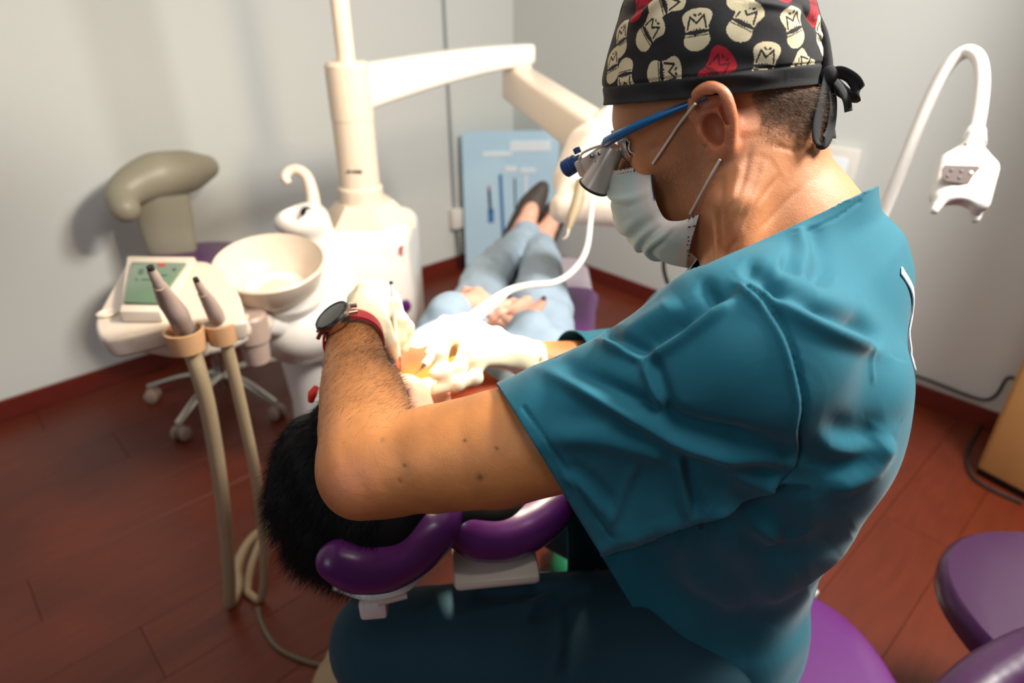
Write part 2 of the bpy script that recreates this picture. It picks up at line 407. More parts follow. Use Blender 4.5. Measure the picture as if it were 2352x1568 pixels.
# ================================================================== THE ROOM
BH = 0.08
_c = PZ(1178, 545.6, BH); _l = PZ(0, 900, BH); _r = PZ(2290, 925, BH)
_dl = nrm((_l-_c)*[1, 1, 0]); _dr = nrm((_r-_c)*[1, 1, 0])
_bis = nrm(_dl+_dr); _q = nrm([-_bis[1], _bis[0], 0])
if _q @ _dl < 0: _q = -_q
DL = nrm(_bis+_q); DR = nrm(_bis-_q)            # wall directions, exactly square to each other
CORNER = np.array([_c[0], _c[1], 0.0]); CH = 2.6; UP = np.array([0, 0, 1.0])
NL, NR = DR, DL                                  # into the room from the left / right wall
LL, LR = 5.6, 5.2
def wallbox(name, a, d, L, nin, z0, z1, t, m, off=0.0):
    c = a+d*(L/2)-nin*(t/2-off)+UP*((z0+z1)/2)
    g = G().box(c, (L/2, t/2, (z1-z0)/2), ax=[d, nin, UP], bev=.002 if t < .05 else 0)
    return struct(ob(name, g, m, smooth=False, angle=None))
wallbox('wall_left', CORNER-DL*.1, DL, LL+.1, NL, 0, CH, .1, M['wall'])
wallbox('wall_right', CORNER, DR, LR, NR, 0, CH, .1, M['wall'])
wallbox('baseboard_left', CORNER, DL, LL, NL, 0, BH, .014, M['base'], off=.014)
wallbox('baseboard_right', CORNER+DR*.014, DR, LR-.014, NR, 0, BH, .014, M['base'], off=.014)
g = G().box(CORNER+DL*LL/2+DR*LR/2+UP*(CH+.05), (LL/2, LR/2, .05), ax=[DL, DR, UP]); struct(ob('ceiling', g, M['ceil'], smooth=False, angle=None))
_e = np.array([1.42, 1.47, 0]); _m = _e-NR*(((_e-CORNER)@NR)/2)
g = G().box(_m+UP*1.79+DR*.04, (.04, (_e-CORNER)@NR/2, .80), ax=[DR, NR, UP], bev=.004); struct(ob('shade_slab', g, M['wall'], smooth=False, angle=None))  # unseen slab, added only to cast shade on the right wall
# floor: a base slab with every laminate plank laid on it
g = G().box(CORNER+DL*LL/2+DR*LR/2-UP*.03, (LL/2, LR/2, .022), ax=[DL, DR, UP])
floor = struct(ob('floor', g, M['dark'], smooth=False, angle=None))
mfl = M['floor']; nt = mfl.node_tree
oi = nt.nodes.new('ShaderNodeObjectInfo'); hs = nt.nodes.new('ShaderNodeHueSaturation'); mr = nt.nodes.new('ShaderNodeMapRange')
mr.inputs['To Min'].default_value = .93; mr.inputs['To Max'].default_value = 1.07
nt.links.new(oi.outputs['Random'], mr.inputs['Value']); nt.links.new(mr.outputs[0], hs.inputs['Value'])
_mx = [n for n in nt.nodes if n.type == 'MIX'][0]; nt.links.new(_mx.outputs['Result'], hs.inputs['Color']); nt.links.new(hs.outputs[0], nt.nodes['Principled BSDF'].inputs['Base Color'])
PL, PW = 1.285, .192
_g = G().box((0, 0, 0), (PL/2-.0006, PW/2-.0006, .004), bev=.0005, bseg=1); pme = None
nrow = int(LR/PW); cnt = 0
for i in range(nrow):
    off = (i*.43) % 1.0*PL - PL; x = off
    while x < LL:
        x0, x1 = max(x, 0), min(x+PL, LL)
        if x1-x0 > .05:
            cpos = CORNER+DL*(x0+x1)/2+DR*(i+.5)*PW-UP*.004
            if pme is None:
                o = ob('plank', _g, mfl, smooth=False, angle=None); pme = o.data
            else:
                o = bpy.data.objects.new('plank', pme); COL.objects.link(o)
            R3 = Matrix((tuple(DL), tuple(DR), (0, 0, 1))).transposed().to_4x4()
            o.matrix_world = Matrix.Translation(cpos) @ R3 @ Matrix.Diagonal(((x1-x0)/PL, 1, 1, 1))
            o.parent = floor; cnt += 1
        x += PL
def on_wall(px, py, side, off=0.0):
    n = NL if side == 'l' else NR
    return PPL(px, py, CORNER+n*off, n)
# conduit and socket box on the left wall
cb = on_wall(1045, 500, 'l', .012); top = on_wall(1019, 0, 'l', .006)
con = thing('cable_conduit', 'thin grey vertical cable on the left wall near the corner, ending in a white box', 'cable', cb)
g = G().ctube([top+UP*.9, top, cb+UP*.04], .008, n=4); ob('conduit', g, M['trunk'], con)
g = G().box(cb+NL*.012, (.036, .022, .058), ax=[DL, NL, UP], bev=.008); ob('junction_box', g, M['white'], con)
g = G().ctube([cb-UP*.05+NL*.01, cb-UP*.25+NL*.03, cb-UP*.42+NL*.02-DL*.03, [cb[0]+.08, cb[1]-.02, .01]], .006); ob('cord', g, M['blackcable'], con)
# light-blue display card standing in the corner
bl = PZ(1071, 619, .004); br_ = PZ(1275, 613, .004)
Wd = nrm((br_-bl)*[1, 1, 0]); Nd = nrm(np.cross(Wd, UP)); 
if Nd[1] > 0: Nd = -Nd
Hh = .775; lean = nrm(UP - Nd*.035); W_ = np.linalg.norm(br_-bl)
card = thing('display_card', 'tall glossy pale blue card with printed instruments leaning in the room corner', 'card', (bl+br_)/2)
def cardpt(u, v, o=0.0): return bl+Wd*(u*W_)+lean*(v*Hh)+Nd*(.012+o)
poly = [cardpt(0, 0), cardpt(1, 0)]
for a in range(0, 91, 30): poly.append(cardpt(1-.05+.05*math.cos(math.radians(a)), .97+.03*math.sin(math.radians(a))))
for a in range(90, 181, 30): poly.append(cardpt(.05+.05*math.cos(math.radians(a)), .97+.03*math.sin(math.radians(a))))
ob('sheet', G().prism(poly, .012), M['board'], card)
def strip(name, u, v, w, h, m, du=0.0):
    g = G().prism([cardpt(u-w/2, v-h/2, .008), cardpt(u+w/2, v-h/2, .008), cardpt(u+w/2+du, v+h/2, .008), cardpt(u-w/2+du, v+h/2, .008)], .003); ob(name, g, m, card, smooth=False, angle=None)
strip('printed_brush', .28, .52, .030, .16, M['darkink'], -.01); strip('printed_brush', .27, .615, .022, .03, M['redink']); strip('printed_brush', .285, .415, .06, .10, M['blueink'])
strip('printed_instrument', .42, .46, .034, .50, M['blueink'], -.03); strip('printed_instrument', .56, .43, .016, .50, M['darkink'], -.02)
strip('printed_instrument', .66, .60, .028, .20, M['boardwhite']); strip('printed_instrument', .665, .47, .028, .08, M['darkink']); strip('printed_instrument', .82, .52, .020, .24, M['boardwhite'])
strip('printed_panel', .70, .90, .42, .07, M['boardwhite']); strip('printed_panel', .36, .85, .30, .03, M['boardwhite']); strip('printed_panel', .50, .745, .12, .04, M['boardwhite']); strip('printed_panel', .68, .735, .16, .03, M['boardwhite'])
# white frame on the right wall
fc = on_wall(1890, 436, 'r', .015)
fr = thing('white_panel', 'white framed panel on the right wall behind the dentist neck', 'panel', fc)
g = G().box(fc, (.105, .012, .17), ax=[DR, NR, UP], bev=.004); ob('panel_frame', g, M['white'], fr)
g = G().box(fc+NR*.012, (.072, .003, .135), ax=[DR, NR, UP], bev=.002); ob('panel_face', g, M['boardwhite'], fr)
# ================================================================== LEFT STOOL
sc_ = PZ(512, 862, .10)
hub = np.array([sc_[0], sc_[1], .0])
st = thing('saddle_stool', 'purple stool with chrome five-spoke base and curved olive torso rest by the left wall', 'stool', hub)
prof = [(0, .50), (.18, .50), (.222, .525), (.228, .555), (.212, .58), (.165, .592), (0, .588)]
ob('seat', G().lathe(prof, hub, seg=40), M['purple'], st)
ob('gas_lift', G().lathe([(0, .06), (.028, .06), (.028, .24), (.016, .24), (.016, .51), (0, .51)], hub, seg=20), M['chrome'], st)
spk = [PZ(385, 880, .05), PZ(408, 985, .05), PZ(662, 950, .05), PZ(636, 828, .05)]
angs = [math.atan2(*(p-hub)[[1, 0]]) for p in spk]
a0 = angs[1]
for k in range(5):
    a = a0+k*2*math.pi/5; d = np.array([math.cos(a), math.sin(a), 0]); s_ = np.array([-d[1], d[0], 0])
    g = G().tube(catmull([hub+d*.02+UP*.115, hub+d*.15+UP*.105, hub+d*.29+UP*.068], 6), [.020, .017, .014], seg=12, flat=.7, up=UP); ob('spoke', g, M['chrome'], st)
    e = hub+d*.285
    g = G().lathe([(0, .062), (.008, .062), (.008, .04), (0, .04)], e, seg=10)
    g.box(e+UP*.038, (.014, .012, .018), ax=[d, s_, UP], bev=.004)
    c_ = ob('caster', g, M['grey'], st)
    for sd in (-1, 1): ob('wheel', G().lathe([(0, -.008), (.022, -.008), (.026, -.005), (.026, .005), (.022, .008), (0, .008)], e+s_*sd*.018+UP*.0265, axis=s_, seg=20), M['grey'], c_)
# torso rest: thick curved pad on a flat post
bk = [P(287, 478, 2.22), P(280, 450, 2.24), P(310, 424, 2.28), P(362, 403, 2.33), P(425, 394, 2.40), P(474, 384, 2.45)]
s = SDF().path(bk, [.048, .052, .066, .080, .076, .044], k=.03, n=4)
V, Q = s.mesh(.008, 6); link_mesh('torso_rest', V, Q, M['stoolback'], st)
pt = [P(368, 450, 2.34), P(384, 520, 2.38), P(398, 590, 2.42)]
low = hub+np.array([-.16, .12, .50]); 
ob('rest_post', G().tube(catmull(pt+[low+UP*-.02], 6), [.098, .092, .08, .05], seg=24, flat=.30, up=nrm([.25, -.95, 0.1])), M['stoolback'], st)
ob('rest_bracket', G().tube(catmull([low, hub+UP*.51], 4), .02), M['dark'], st)
# ================================================================== DENTAL UNIT (cuspidor, column, arms, tray)
colb = P(836, 505, 2.0); colt = P(806, 130, 1.78); cx_, cy_ = colb[0], colb[1]
unit = thing('dental_unit', 'white dental unit with spittoon bowl, column and jointed instrument arm', 'dental unit', (cx_, cy_-.1, 0))
zt = .84
s = SDF()
bc = np.array([cx_, cy_, 0.0])
s.box(bc+[.0, .0, .415], (.150, .155, .415), r=.05, k=.03)
s.box(bc+[-.01, -.03, .60], (.12, .16, .18), r=.08, k=.06)
bowl_c = P(625, 636, 1.66)
s.path([bc+[-.03, -.06, .60], bc+[-.12, -.16, .58], P(688, 748, 1.84)], [.15, .15, .105], k=.08)
s.ell(P(688, 738, 1.80), (.118, .125, .098), k=.05)
V, Q = s.mesh(.009, 8); link_mesh('cabinet_body', V, Q, M['white'], unit)
ob('foot', G().lathe([(0, .001), (.15, .001), (.15, .03), (.10, .08), (.085, .30), (.10, .5), (0, .5)], P(712, 905, 2.1)*[1, 1, 0]+[.03, 0, 0], seg=28), M['white'], unit)
# upright that carries the tumbler filler
fil = [P(700, 640, 1.78), P(722, 560, 1.77), P(735, 510, 1.76)]
s = SDF().path([P(752, 700, 1.90), P(738, 610, 1.88), P(727, 540, 1.86), P(718, 505, 1.85)], [.085, .066, .050, .046], k=.04)
s.ell(P(688, 510, 1.81), (.070, .055, .040), k=.04)
s.cone(P(678, 506, 1.79)+UP*.018, P(676, 490, 1.78)+UP*.07, .030, .05, k=.006, op='s')
V, Q = s.mesh(.0045, 4); link_mesh('filler_upright', V, Q, M['white'], unit)
ob('filler_socket', G().lathe([(0, 0), (.017, 0), (.014, .004), (0, .004)], P(703, 487, 1.79), axis=nrm([-.1, -.75, .7]), seg=24), M['hole'], unit)
tap = [P(722, 482, 1.85), P(716, 440, 1.85), P(704, 405, 1.845), P(684, 390, 1.84), P(664, 393, 1.835), P(655, 408, 1.83), P(664, 422, 1.83)]
ob('filler_spout', G().ctube(tap, [.020, .018, .016, .015, .014, .014, .010], seg=16), M['cream'], unit)
# spittoon bowl, tilted a little towards the patient
ba = nrm([.06, -.20, 1.0])
g = G().lathe([(.0, -.085), (.045, -.085), (.085, -.062), (.118, -.025), (.134, .022), (.137, .034), (.132, .038), (.128, .030), (.112, -.018), (.080, -.052), (.03, -.062), (0, -.063)], bowl_c+UP*.01, axis=ba, seg=56)
bowl = ob('spittoon_bowl', g, M['cream'], unit, angle=60)
ob('drain_cover', G().lathe([(0, -.052), (.040, -.052), (.044, -.046), (.040, -.040), (0, -.034)], bowl_c+UP*.006+[.005, 0, 0], axis=ba, seg=32), M['cream'], bowl)
ob('bowl_support', G().lathe([(0, -.16), (.055, -.14), (.085, -.10), (.105, -.065), (.10, -.045), (0, -.05)], bowl_c+UP*.01+[.02, .02, 0], axis=ba, seg=40), M['white'], unit)
# column, its collar, shoulder and light pole
CXY = np.array([cx_, cy_, 0])
ctop = 1.285
ob('column_plinth', G().lathe([(0, .80), (.148, .80), (.140, .83), (.085, .885), (0, .885)], CXY+[.01, .0, 0], seg=6), M['cream'], unit)
ob('column_collar', G().lathe([(.062, .82), (.0655, .83), (.0655, .925), (.060, .932), (0, .932)], CXY, seg=36), M['cream'], unit)
s = SDF().cone(CXY+UP*.90, CXY+UP*1.20, .058, .056, k=.01)
s.cone(CXY+UP*1.14, CXY+UP*1.235, .057, .057, k=.02)
aend = PZ(1192, 128, 1.225+.028)
adir = nrm((aend-CXY)*[1, 1, 0]); an = np.array([-adir[1], adir[0], 0]); AL = np.linalg.norm((aend-CXY)[:2])
V, Q = s.mesh(.005, 4)
ob('column', G().tube([CXY+UP*z for z in (.90, 1.0, 1.1, 1.2, 1.23)], .0590, seg=40), M['cream'], unit)
ob('column_head', G().lathe([(0, 1.12), (.0605, 1.12), (.0605, 1.262), (.052, 1.272), (0, 1.272)], CXY, seg=36), M['cream'], unit)
# curved horizontal arm (deep at the column, slim at the joint)
rows = []
for i in range(15):
    t = i/14; x = .02+t*(AL+.02); top_ = 1.262+.030*math.sin(t*1.75)-.004*t; dep = .066*(1-t)**1.3+.060+.006*t; hw = .038+.004*math.sin(t*3)
    if t > .9: hw *= .86; dep *= .93
    ring = []
    for k in range(24):
        a = 2*math.pi*k/24; ca, sa = math.cos(a), math.sin(a)
        e = .45; y = hw*math.copysign(abs(ca)**e, ca); z = top_-dep/2+dep/2*math.copysign(abs(sa)**e, sa); ring.append(CXY+adir*x+an*y+UP*z)
    rows.append(ring+[ring[0]])
g = G().grid(rows); R_ = np.array(rows); n0 = g.n
g.add(R_[-1][:-1], [tuple(range(24))]); ob('upper_arm', g, M['white'], unit, angle=50)
je = CXY+adir*AL
ob('arm_joint', G().lathe([(0, 1.175), (.043, 1.175), (.043, 1.235), (0, 1.235)], je, seg=28), M['cream'], unit)
la = je+UP*1.165; lb = P(1362, 312, 1.72)
s = SDF().path([la-UP*.005, la+(lb-la)*.1-UP*.004, la+(lb-la)*.9, lb], [.046, .047, .047, .045], k=.02)
V, Q = s.mesh(.006, 4)
ldir = nrm(lb-la); lup = nrm(UP-ldir*(UP@ldir)); lsd = np.cross(ldir, lup)
g = G().box((la+lb)/2+ldir*.0, (np.linalg.norm(lb-la)/2+.05, .046, .056), ax=[ldir, lsd, lup], bev=.018, bseg=4); ob('spring_arm', g, M['cream'], unit)
# swivel head and the instrument tray below it
tr0 = P(1345, 400, 1.62)
s = SDF().path([P(1400, 285, 1.70), P(1350, 340, 1.68), P(1318, 410, 1.65), P(1322, 450, 1.64)], [.045, .058, .052, .04], k=.03)
s.box(P(1432, 468, 1.60), (.17, .10, .036), ax=[nrm([1, -.25, 0]), nrm([.25, 1, 0]), UP], r=.03, k=.03)
V, Q = s.mesh(.007, 4); link_mesh('instrument_tray', V, Q, M['cream'], unit)
ob('pole', G().tube([CXY+UP*1.26, CXY+UP*2.05], .0245, seg=28), M['cream'], unit)
ob('pole', G().ctube([CXY+UP*2.05, CXY+UP*2.10+[.15, -.15, 0], [LAMP[0]-.15, LAMP[1]+.15, 2.05], [LAMP[0], LAMP[1], 1.86]], .02), M['cream'], unit)
ob('lamp_head', G().lathe([(0, .22), (.07, .21), (.11, .15), (.12, .09), (.112, .09), (.10, .14), (.06, .19), (0, .20)], [LAMP[0], LAMP[1], LAMP[2]-.02], axis=nrm(np.array(LAMP)-[-.12, .84, .97]), seg=36), M['white'], unit)
# small marks on the column and the plinth
for px_ in (800, 808, 815, 822, 829): ob('column_mark', G().box(PPL(px_, 394, CXY-[0, .0595, 0], [0, 1, 0]), (.0035 if px_ != 808 else .002, .0012, .0035)), M['dark'], unit)
r1 = P(930, 560, 1.87)
for a, b in (((922, 572), (934, 554)), ((934, 572), (926, 556)), ((926, 556), (931, 550)), ((934, 554), (931, 550))):
    ob('ribbon_mark', G().tube([PPL(a[0]-8, a[1]+14, CXY-[0, .150, 0], [0, 1, 0]), PPL(b[0]-8, b[1]+14, CXY-[0, .150, 0], [0, 1, 0])], .0022, seg=6), M['redink'], unit)
ob('purple_knob', G().lathe([(0, -.02), (.020, -.02), (.024, 0), (.018, .014), (0, .016)], PPL(926, 703, CXY-[0, .158, 0], [0, 1, 0]), axis=nrm([.1, -.98, .1]), seg=24), M['purple'], unit)
# ================================================================== ASSISTANT CONSOLE
cs = P(390, 700, 1.27)
console = thing('suction_console', 'cream assistant console with green display and two suction handpieces in holders', 'console', cs)
# top outline follows the visible plate
zc = .915
def C3(px, py, dz=0.0): return PZ(px, py, zc+dz)
outl = [(292, 594), (455, 597), (492, 606), (515, 622), (548, 668), (564, 720), (560, 738), (470, 745), (395, 748), (272, 776), (228, 775), (215, 738), (232, 700), (262, 646)]
s = SDF()
pts = [C3(*p) for p in outl]; cc = np.mean(pts, 0)
bm = bmesh.new(); vs = [bm.verts.new(p) for p in catmull(pts+[pts[0]], 4)[:-1]]; f = bm.faces.new(vs); f.normal_update()
if f.normal.z < 0: bmesh.ops.reverse_faces(bm, faces=[f])
r_ = bmesh.ops.extrude_face_region(bm, geom=[f]); ev = [v for v in r_['geom'] if isinstance(v, bmesh.types.BMVert)]
ctr = Vector(cc)
for v in ev: v.co = Vector((ctr.x+(v.co.x-ctr.x)*.93, ctr.y+(v.co.y-ctr.y)*.93, v.co.z-.045))
bmesh.ops.recalc_face_normals(bm, faces=bm.faces)
es = [e for e in bm.edges if abs(e.verts[0].co.z-e.verts[1].co.z) < 1e-4]; bmesh.ops.bevel(bm, geom=es, offset=.010, segments=4, profile=.5, affect='EDGES')
bm.verts.index_update(); g = G().add([v.co[:] for v in bm.verts], [[v.index for v in f.verts] for f in bm.faces]); bm.free()
ob('console_body', g, M['cream'], console)
sc4 = [C3(294, 598, .012), C3(452, 600, .012), C3(372, 728, .012), C3(277, 728, .012)]
ob('display_housing', G().prism(sc4, .024, bev=.006), M['cream'], console)
q4 = [C3(303, 604, .027), C3(428, 606, .027), C3(362, 698, .027), C3(286, 696, .027)]
disp = ob('display', G().prism(q4, .006, bev=.001), M['lcd'], console)
def disp_pt(u, v):
    a, b, c, d = q4[0], q4[1], q4[2], q4[3]; return (a*(1-u)+b*u)*(1-v)+(d*(1-u)+c*u)*v+UP*.0032
def mark(u, v, w, h, m): ob('display_symbol', G().prism([disp_pt(u, v), disp_pt(u+w, v), disp_pt(u+w, v+h), disp_pt(u, v+h)], .0012), m, disp, smooth=False, angle=None)
mark(.18, .20, .10, .12, M['lcdink']); mark(.36, .18, .10, .13, M['lcdink']); mark(.50, .04, .14, .06, M['redink']); mark(.84, .17, .06, .05, M['darkink']); mark(.16, .45, .05, .04, M['lcdink']); mark(.30, .46, .30, .025, M['lcdink']); mark(.62, .34, .18, .03, M['lcdink'])
ob('console_recess', G().lathe([(0, .0), (.016, .0), (.019, .004), (.014, .006), (0, .001)], C3(248, 722, .0), seg=24), M['cream'], console)
s = SDF().path([P(330, 775, 1.31), P(400, 782, 1.33), P(455, 790, 1.36)], [.030, .034, .03], k=.03); s.cone(P(455, 775, 1.40), P(600, 740, 1.62), .03, .03, k=.03)
V, Q = s.mesh(.006, 4); link_mesh('console_underside', V, Q, M['cream'], console)
ob('swing_arm', G().ctube([P(455, 790, 1.40), P(520, 775, 1.5), P(590, 745, 1.62), P(660, 750, 1.72)], [.028, .030, .032, .03]), M['white'], console)
ob('swing_joint', G().lathe([(0, -.075), (.030, -.075), (.034, -.02), (.040, -.015), (.040, .045), (.034, .052), (0, .052)], P(580, 765, 1.58), seg=28), M['grey'], console)
def holder(px, py, d, r):
    c = P(px, py, d); g = G()
    R0 = []
    for (rr, z) in ((r*.86, -.028), (r, .006), (r*1.02, .012), (r*.86, .012), (r*.72, -.026)):
        row = []
        for k in range(25):
            a = math.radians(-250+k*320/24); row.append(c+[rr*math.cos(a), rr*math.sin(a), z])
        R0.append(row)
    R0.append(R0[0]); g.grid(R0); return ob('holder', g, M['tan'], console)
holder(425, 770, 1.16, .034); holder(508, 752, 1.20, .030)
def suction(pts, rs, label):
    b = np.array(pts[-1]); t = thing('suction_handpiece', label, 'handpiece', b, 'suction handpieces on the console')
    L = np.array(pts); ob('handle', G().tube(catmull(L[1:], 4), rs[1:], seg=20), M['grey'], t)
    ob('nozzle', G().tube(catmull([L[1], (L[0]+L[1])/2, L[0]], 3), [rs[1]*.82, rs[0]*1.3, rs[0]], seg=16), M['grey'], t)
    d = nrm(L[0]-L[1]); ob('nozzle_tip', G().tube([L[0]-d*.002, L[0]+d*.007], rs[0]*.9, seg=14), M['dark'], t); 
    return t
suction([P(348, 620, 1.03), P(366, 655, 1.05), P(385, 690, 1.09), P(408, 722, 1.12), P(422, 755, 1.16)], [.0065, .0105, .0165, .0185, .017], 'larger grey suction handpiece standing in front of the green display')
suction([P(452, 646, 1.10), P(466, 672, 1.12), P(480, 694, 1.145), P(494, 720, 1.17), P(504, 740, 1.20)], [.0055, .009, .0125, .0145, .013], 'slimmer grey suction handpiece in the holder beside the spittoon')
fl = P(527, 1395, 1.70); fl[2] = .022
h1 = [P(428, 775, 1.17), P(455, 850, 1.20), P(480, 950, 1.27), P(505, 1100, 1.40), P(518, 1220, 1.52), P(527, 1330, 1.64), P(529, 1385, 1.72), P(548, 1350, 1.78), P(545, 1300, 1.80), P(575, 1240, 1.85), P(625, 1200, 1.92), P(720, 1130, 2.0)]
for q in h1[6:]: q[2] = max(q[2], .02)
tag(ob('suction_hose', G().ctube(h1, [.0150]*2+[.0150]*7+[.012]*3, seg=14), M['beige']), 'thicker beige suction hose hanging from the console to the floor', 'hose', 'suction hoses')
h2 = [P(512, 757, 1.20), P(535, 850, 1.25), P(560, 960, 1.33), P(585, 1080, 1.44), P(601, 1200, 1.56), P(607, 1300, 1.66), P(601, 1380, 1.75), P(585, 1398, 1.78), P(572, 1360, 1.78), P(580, 1290, 1.80), P(612, 1215, 1.86), P(655, 1160, 1.95), P(740, 1080, 2.1)]
for q in h2[6:]: q[2] = max(q[2], .016)
tag(ob('suction_hose', G().ctube(h2, [.0115]*5+[.010]*8, seg=14), M['beige']), 'thinner beige suction hose looping on the floor beside the dark hair', 'hose', 'suction hoses')
fc_ = [PZ(592, 1395, .008), PZ(600, 1430, .006), PZ(630, 1480, .006), PZ(680, 1510, .006), PZ(745, 1528, .006), PZ(800, 1530, .006)]
tag(ob('floor_cable', G().ctube(fc_, .0055, seg=8), M['cable']), 'thin olive cable curving across the floor at the hose loops', 'cable')
# ================================================================== DENTAL CHAIR
chair = thing('dental_chair', 'reclined purple dental chair with mauve seat and two-lobed headrest', 'dental chair', (.02, 1.45, 0))
def lathepoly(name, out, z0, z1, m, bev, par):
    bm = bmesh.new(); vs = [bm.verts.new((p[0], p[1], z0)) for p in out]; f = bm.faces.new(vs); r_ = bmesh.ops.extrude_face_region(bm, geom=[f])
    for v in r_['geom']:
        if isinstance(v, bmesh.types.BMVert): v.co.z = z1
    bmesh.ops.recalc_face_normals(bm, faces=bm.faces)
    es = [e for e in bm.edges if abs(e.verts[0].co.z-e.verts[1].co.z) < 1e-4]; bmesh.ops.bevel(bm, geom=es, offset=bev, segments=5, profile=.5, affect='EDGES')
    bm.verts.index_update(); g = G().add([v.co[:] for v in bm.verts], [[v.index for v in f.verts] for f in bm.faces]); bm.free(); return ob(name, g, m, par)
zs = .63
seat = [PZ(*p, zs) for p in ((945, 800), (990, 720), (1030, 672), (1066, 642), (1200, 650), (1362, 655), (1369, 700), (1369, 760), (1366, 830), (1340, 900), (1100, 940), (960, 900))]
lathepoly('seat_cushion', catmull(seat+[seat[0]], 3)[:-1], zs-.10, zs, M['purple'], .03, chair)
leg = [PZ(*p, zs) for p in ((1064, 646), (1085, 612), (1110, 596), (1200, 590), (1285, 588), (1330, 593), (1352, 612), (1362, 660), (1200, 660))]
lathepoly('leg_rest', leg, zs-.09, zs+.004, M['mauvecover'], .02, chair)
back = [np.array(p) for p in ((-.24, 1.32), (-.20, 1.10), (-.17, .92), (-.12, .86), (.02, .86), (.07, .92), (.11, 1.10), (.19, 1.32))]
rows = []
for y, hw, z in ((1.42, .25, .60), (1.30, .25, .625), (1.15, .23, .67), (1.0, .19, .725), (.88, .14, .78), (.84, .10, .79)):
    cxx = -.02 if y > 1.2 else -.02-(1.2-y)*.12
    ring = []
    for k in range(28):
        a = 2*math.pi*k/28; ca, sa = math.cos(a), math.sin(a); e = .6
        ring.append([cxx+hw*math.copysign(abs(ca)**e, ca), y, z+.035*math.copysign(abs(sa)**e, sa)])
    rows.append(ring+[ring[0]])
g = G().grid(rows); g.add(rows[0][:-1], [tuple(range(28))]); g.add(rows[-1][:-1], [tuple(range(28))]); ob('backrest', g, M['purple'], chair)
for nm, pp, rr, dd in (('headrest_cushion', [(770, 1287), (820, 1303), (885, 1296), (948, 1262), (995, 1220), (1016, 1196)], [.022, .028, .031, .031, .029, .020], .745),
                      ('headrest_cushion', [(1058, 1215), (1100, 1232), (1160, 1232), (1215, 1212), (1262, 1180), (1300, 1145)], [.024, .030, .031, .030, .026, .02], .83)):
    pts = [P(px, py, dd+i*.012) for i, (px, py) in enumerate(pp)]
    s = SDF().path(pts, rr, k=.02, n=4)
    if dd < .8: s.path([q+[0.01, .05, .0] for q in pts], [r*.9 for r in rr], k=.03, n=3)
    else: s.path([q+[0.0, .05, .0] for q in pts], [r*.9 for r in rr], k=.03, n=3)
    V, Q = s.mesh(.0032, 5); link_mesh(nm, V, Q, M['purple'], chair)
# white shells and bracket under the headrest
ob('headrest_shell', G().tube(catmull([P(768, 1338, .80), P(850, 1352, .80), P(920, 1338, .80), P(975, 1305, .81)], 5), [.010, .017, .017, .008], seg=20, flat=.55, up=UP), M['white'], chair)
ob('headrest_bracket', G().box(P(860, 1374, .82), (.017, .022, .014), ax=[nrm([1, .1, 0]), nrm([-.1, 1, 0]), UP], bev=.005), M['white'], chair)
ob('headrest_lever', G().tube([P(868, 1376, .80), P(935, 1366, .805)], [.0085, .0045], seg=12), M['cream'], chair)
ob('headrest_shell', G().box(P(1135, 1275, .88), (.056, .05, .008), ax=[nrm([1, .12, 0]), nrm([-.12, 1, 0]), UP], bev=.007), M['cream'], chair)
ob('headrest_bar', G().ctube([P(1100, 1240, .93), [-.03, .80, .74], [-.03, .92, .72]], .018), M['steel'], chair)
ob('chair_lift', G().box((0, 1.62, .30), (.11, .2, .26), bev=.03), M['white'], chair)
ob('chair_base', G().box((-.02, 1.76, .035), (.20, .32, .035), bev=.025), M['white'], chair)
# ================================================================== THE DENTIST
FT = nrm([-.92, .38, 0]); LT = nrm([-.38, -.92, 0])
dentist = thing('person', 'man in teal scrubs and printed black cap leaning over the patient in the chair', 'person', (.31, .62, 0))
# head frame
HC = P(1642, 222, .635); vv = nrm(HC-CAM)
HF = RT*-.905+DN*.425; HF = nrm(HF-vv*(HF@vv)); HF = nrm(HF*math.cos(math.radians(12))+vv*math.sin(math.radians(12)))
HL = nrm(-vv+HF*(vv@HF)); HU = np.cross(HF, HL)
HA = np.array([HF, HL, HU])                       # rows: forward, left, up
def H(x, y, z): return HC+HF*x+HL*y+HU*z
def toH(p): return HA@(np.asarray(p)-HC)
def mirrorH(p): q = toH(p); return H(q[0], -q[1], q[2])
Hp = lambda px, py, y: PPL(px, py, HC+HL*y, HL)    # point of the image on the sagittal plane offset y
neckb = P(1785, 560, .655)
S = SDF()
S.ell(H(.001, 0, .018), (.085, .073, .088), HA, k=.01)
S.ell(H(.035, 0, -.02), (.062, .058, .085), HA, k=.03)
S.ell(H(-.030, 0, -.025), (.045, .052, .05), HA, k=.02)
S.ell(H(.066, 0, .012), (.030, .050, .022), HA, k=.02)         # brow
S.ell(H(.062, 0, -.078), (.032, .034, .032), HA, k=.03)        # mouth, muzzle
S.ell(H(.068, 0, -.104), (.022, .022, .016), HA, k=.02)        # chin
for sy in (-1, 1):
    S.path([H(-.012, sy*.060, -.045), H(.0, sy*.056, -.082), H(.066, sy*.020, -.108)], [.016, .017, .016], k=.035)
    S.ell(H(.062, sy*.042, -.030), (.022, .018, .018), HA, k=.02)   # cheekbone
    S.ell(H(.094, sy*.032, -.006), (.014, .014, .011), HA, k=.012, op='s')
    S.ell(H(.080, sy*.031, -.008), (.012, .012, .012), HA, k=.003)
S.path([H(.088, 0, .004), H(.112, 0, -.040)], [.009, .012], k=.015)  # nose
for sy in (-1, 1): S.ell(H(.100, sy*.011, -.044), (.010, .007, .008), HA, k=.008)
S.ell(H(.094, 0, -.070), (.010, .024, .006), HA, k=.006); S.ell(H(.091, 0, -.082), (.010, .020, .006), HA, k=.006)
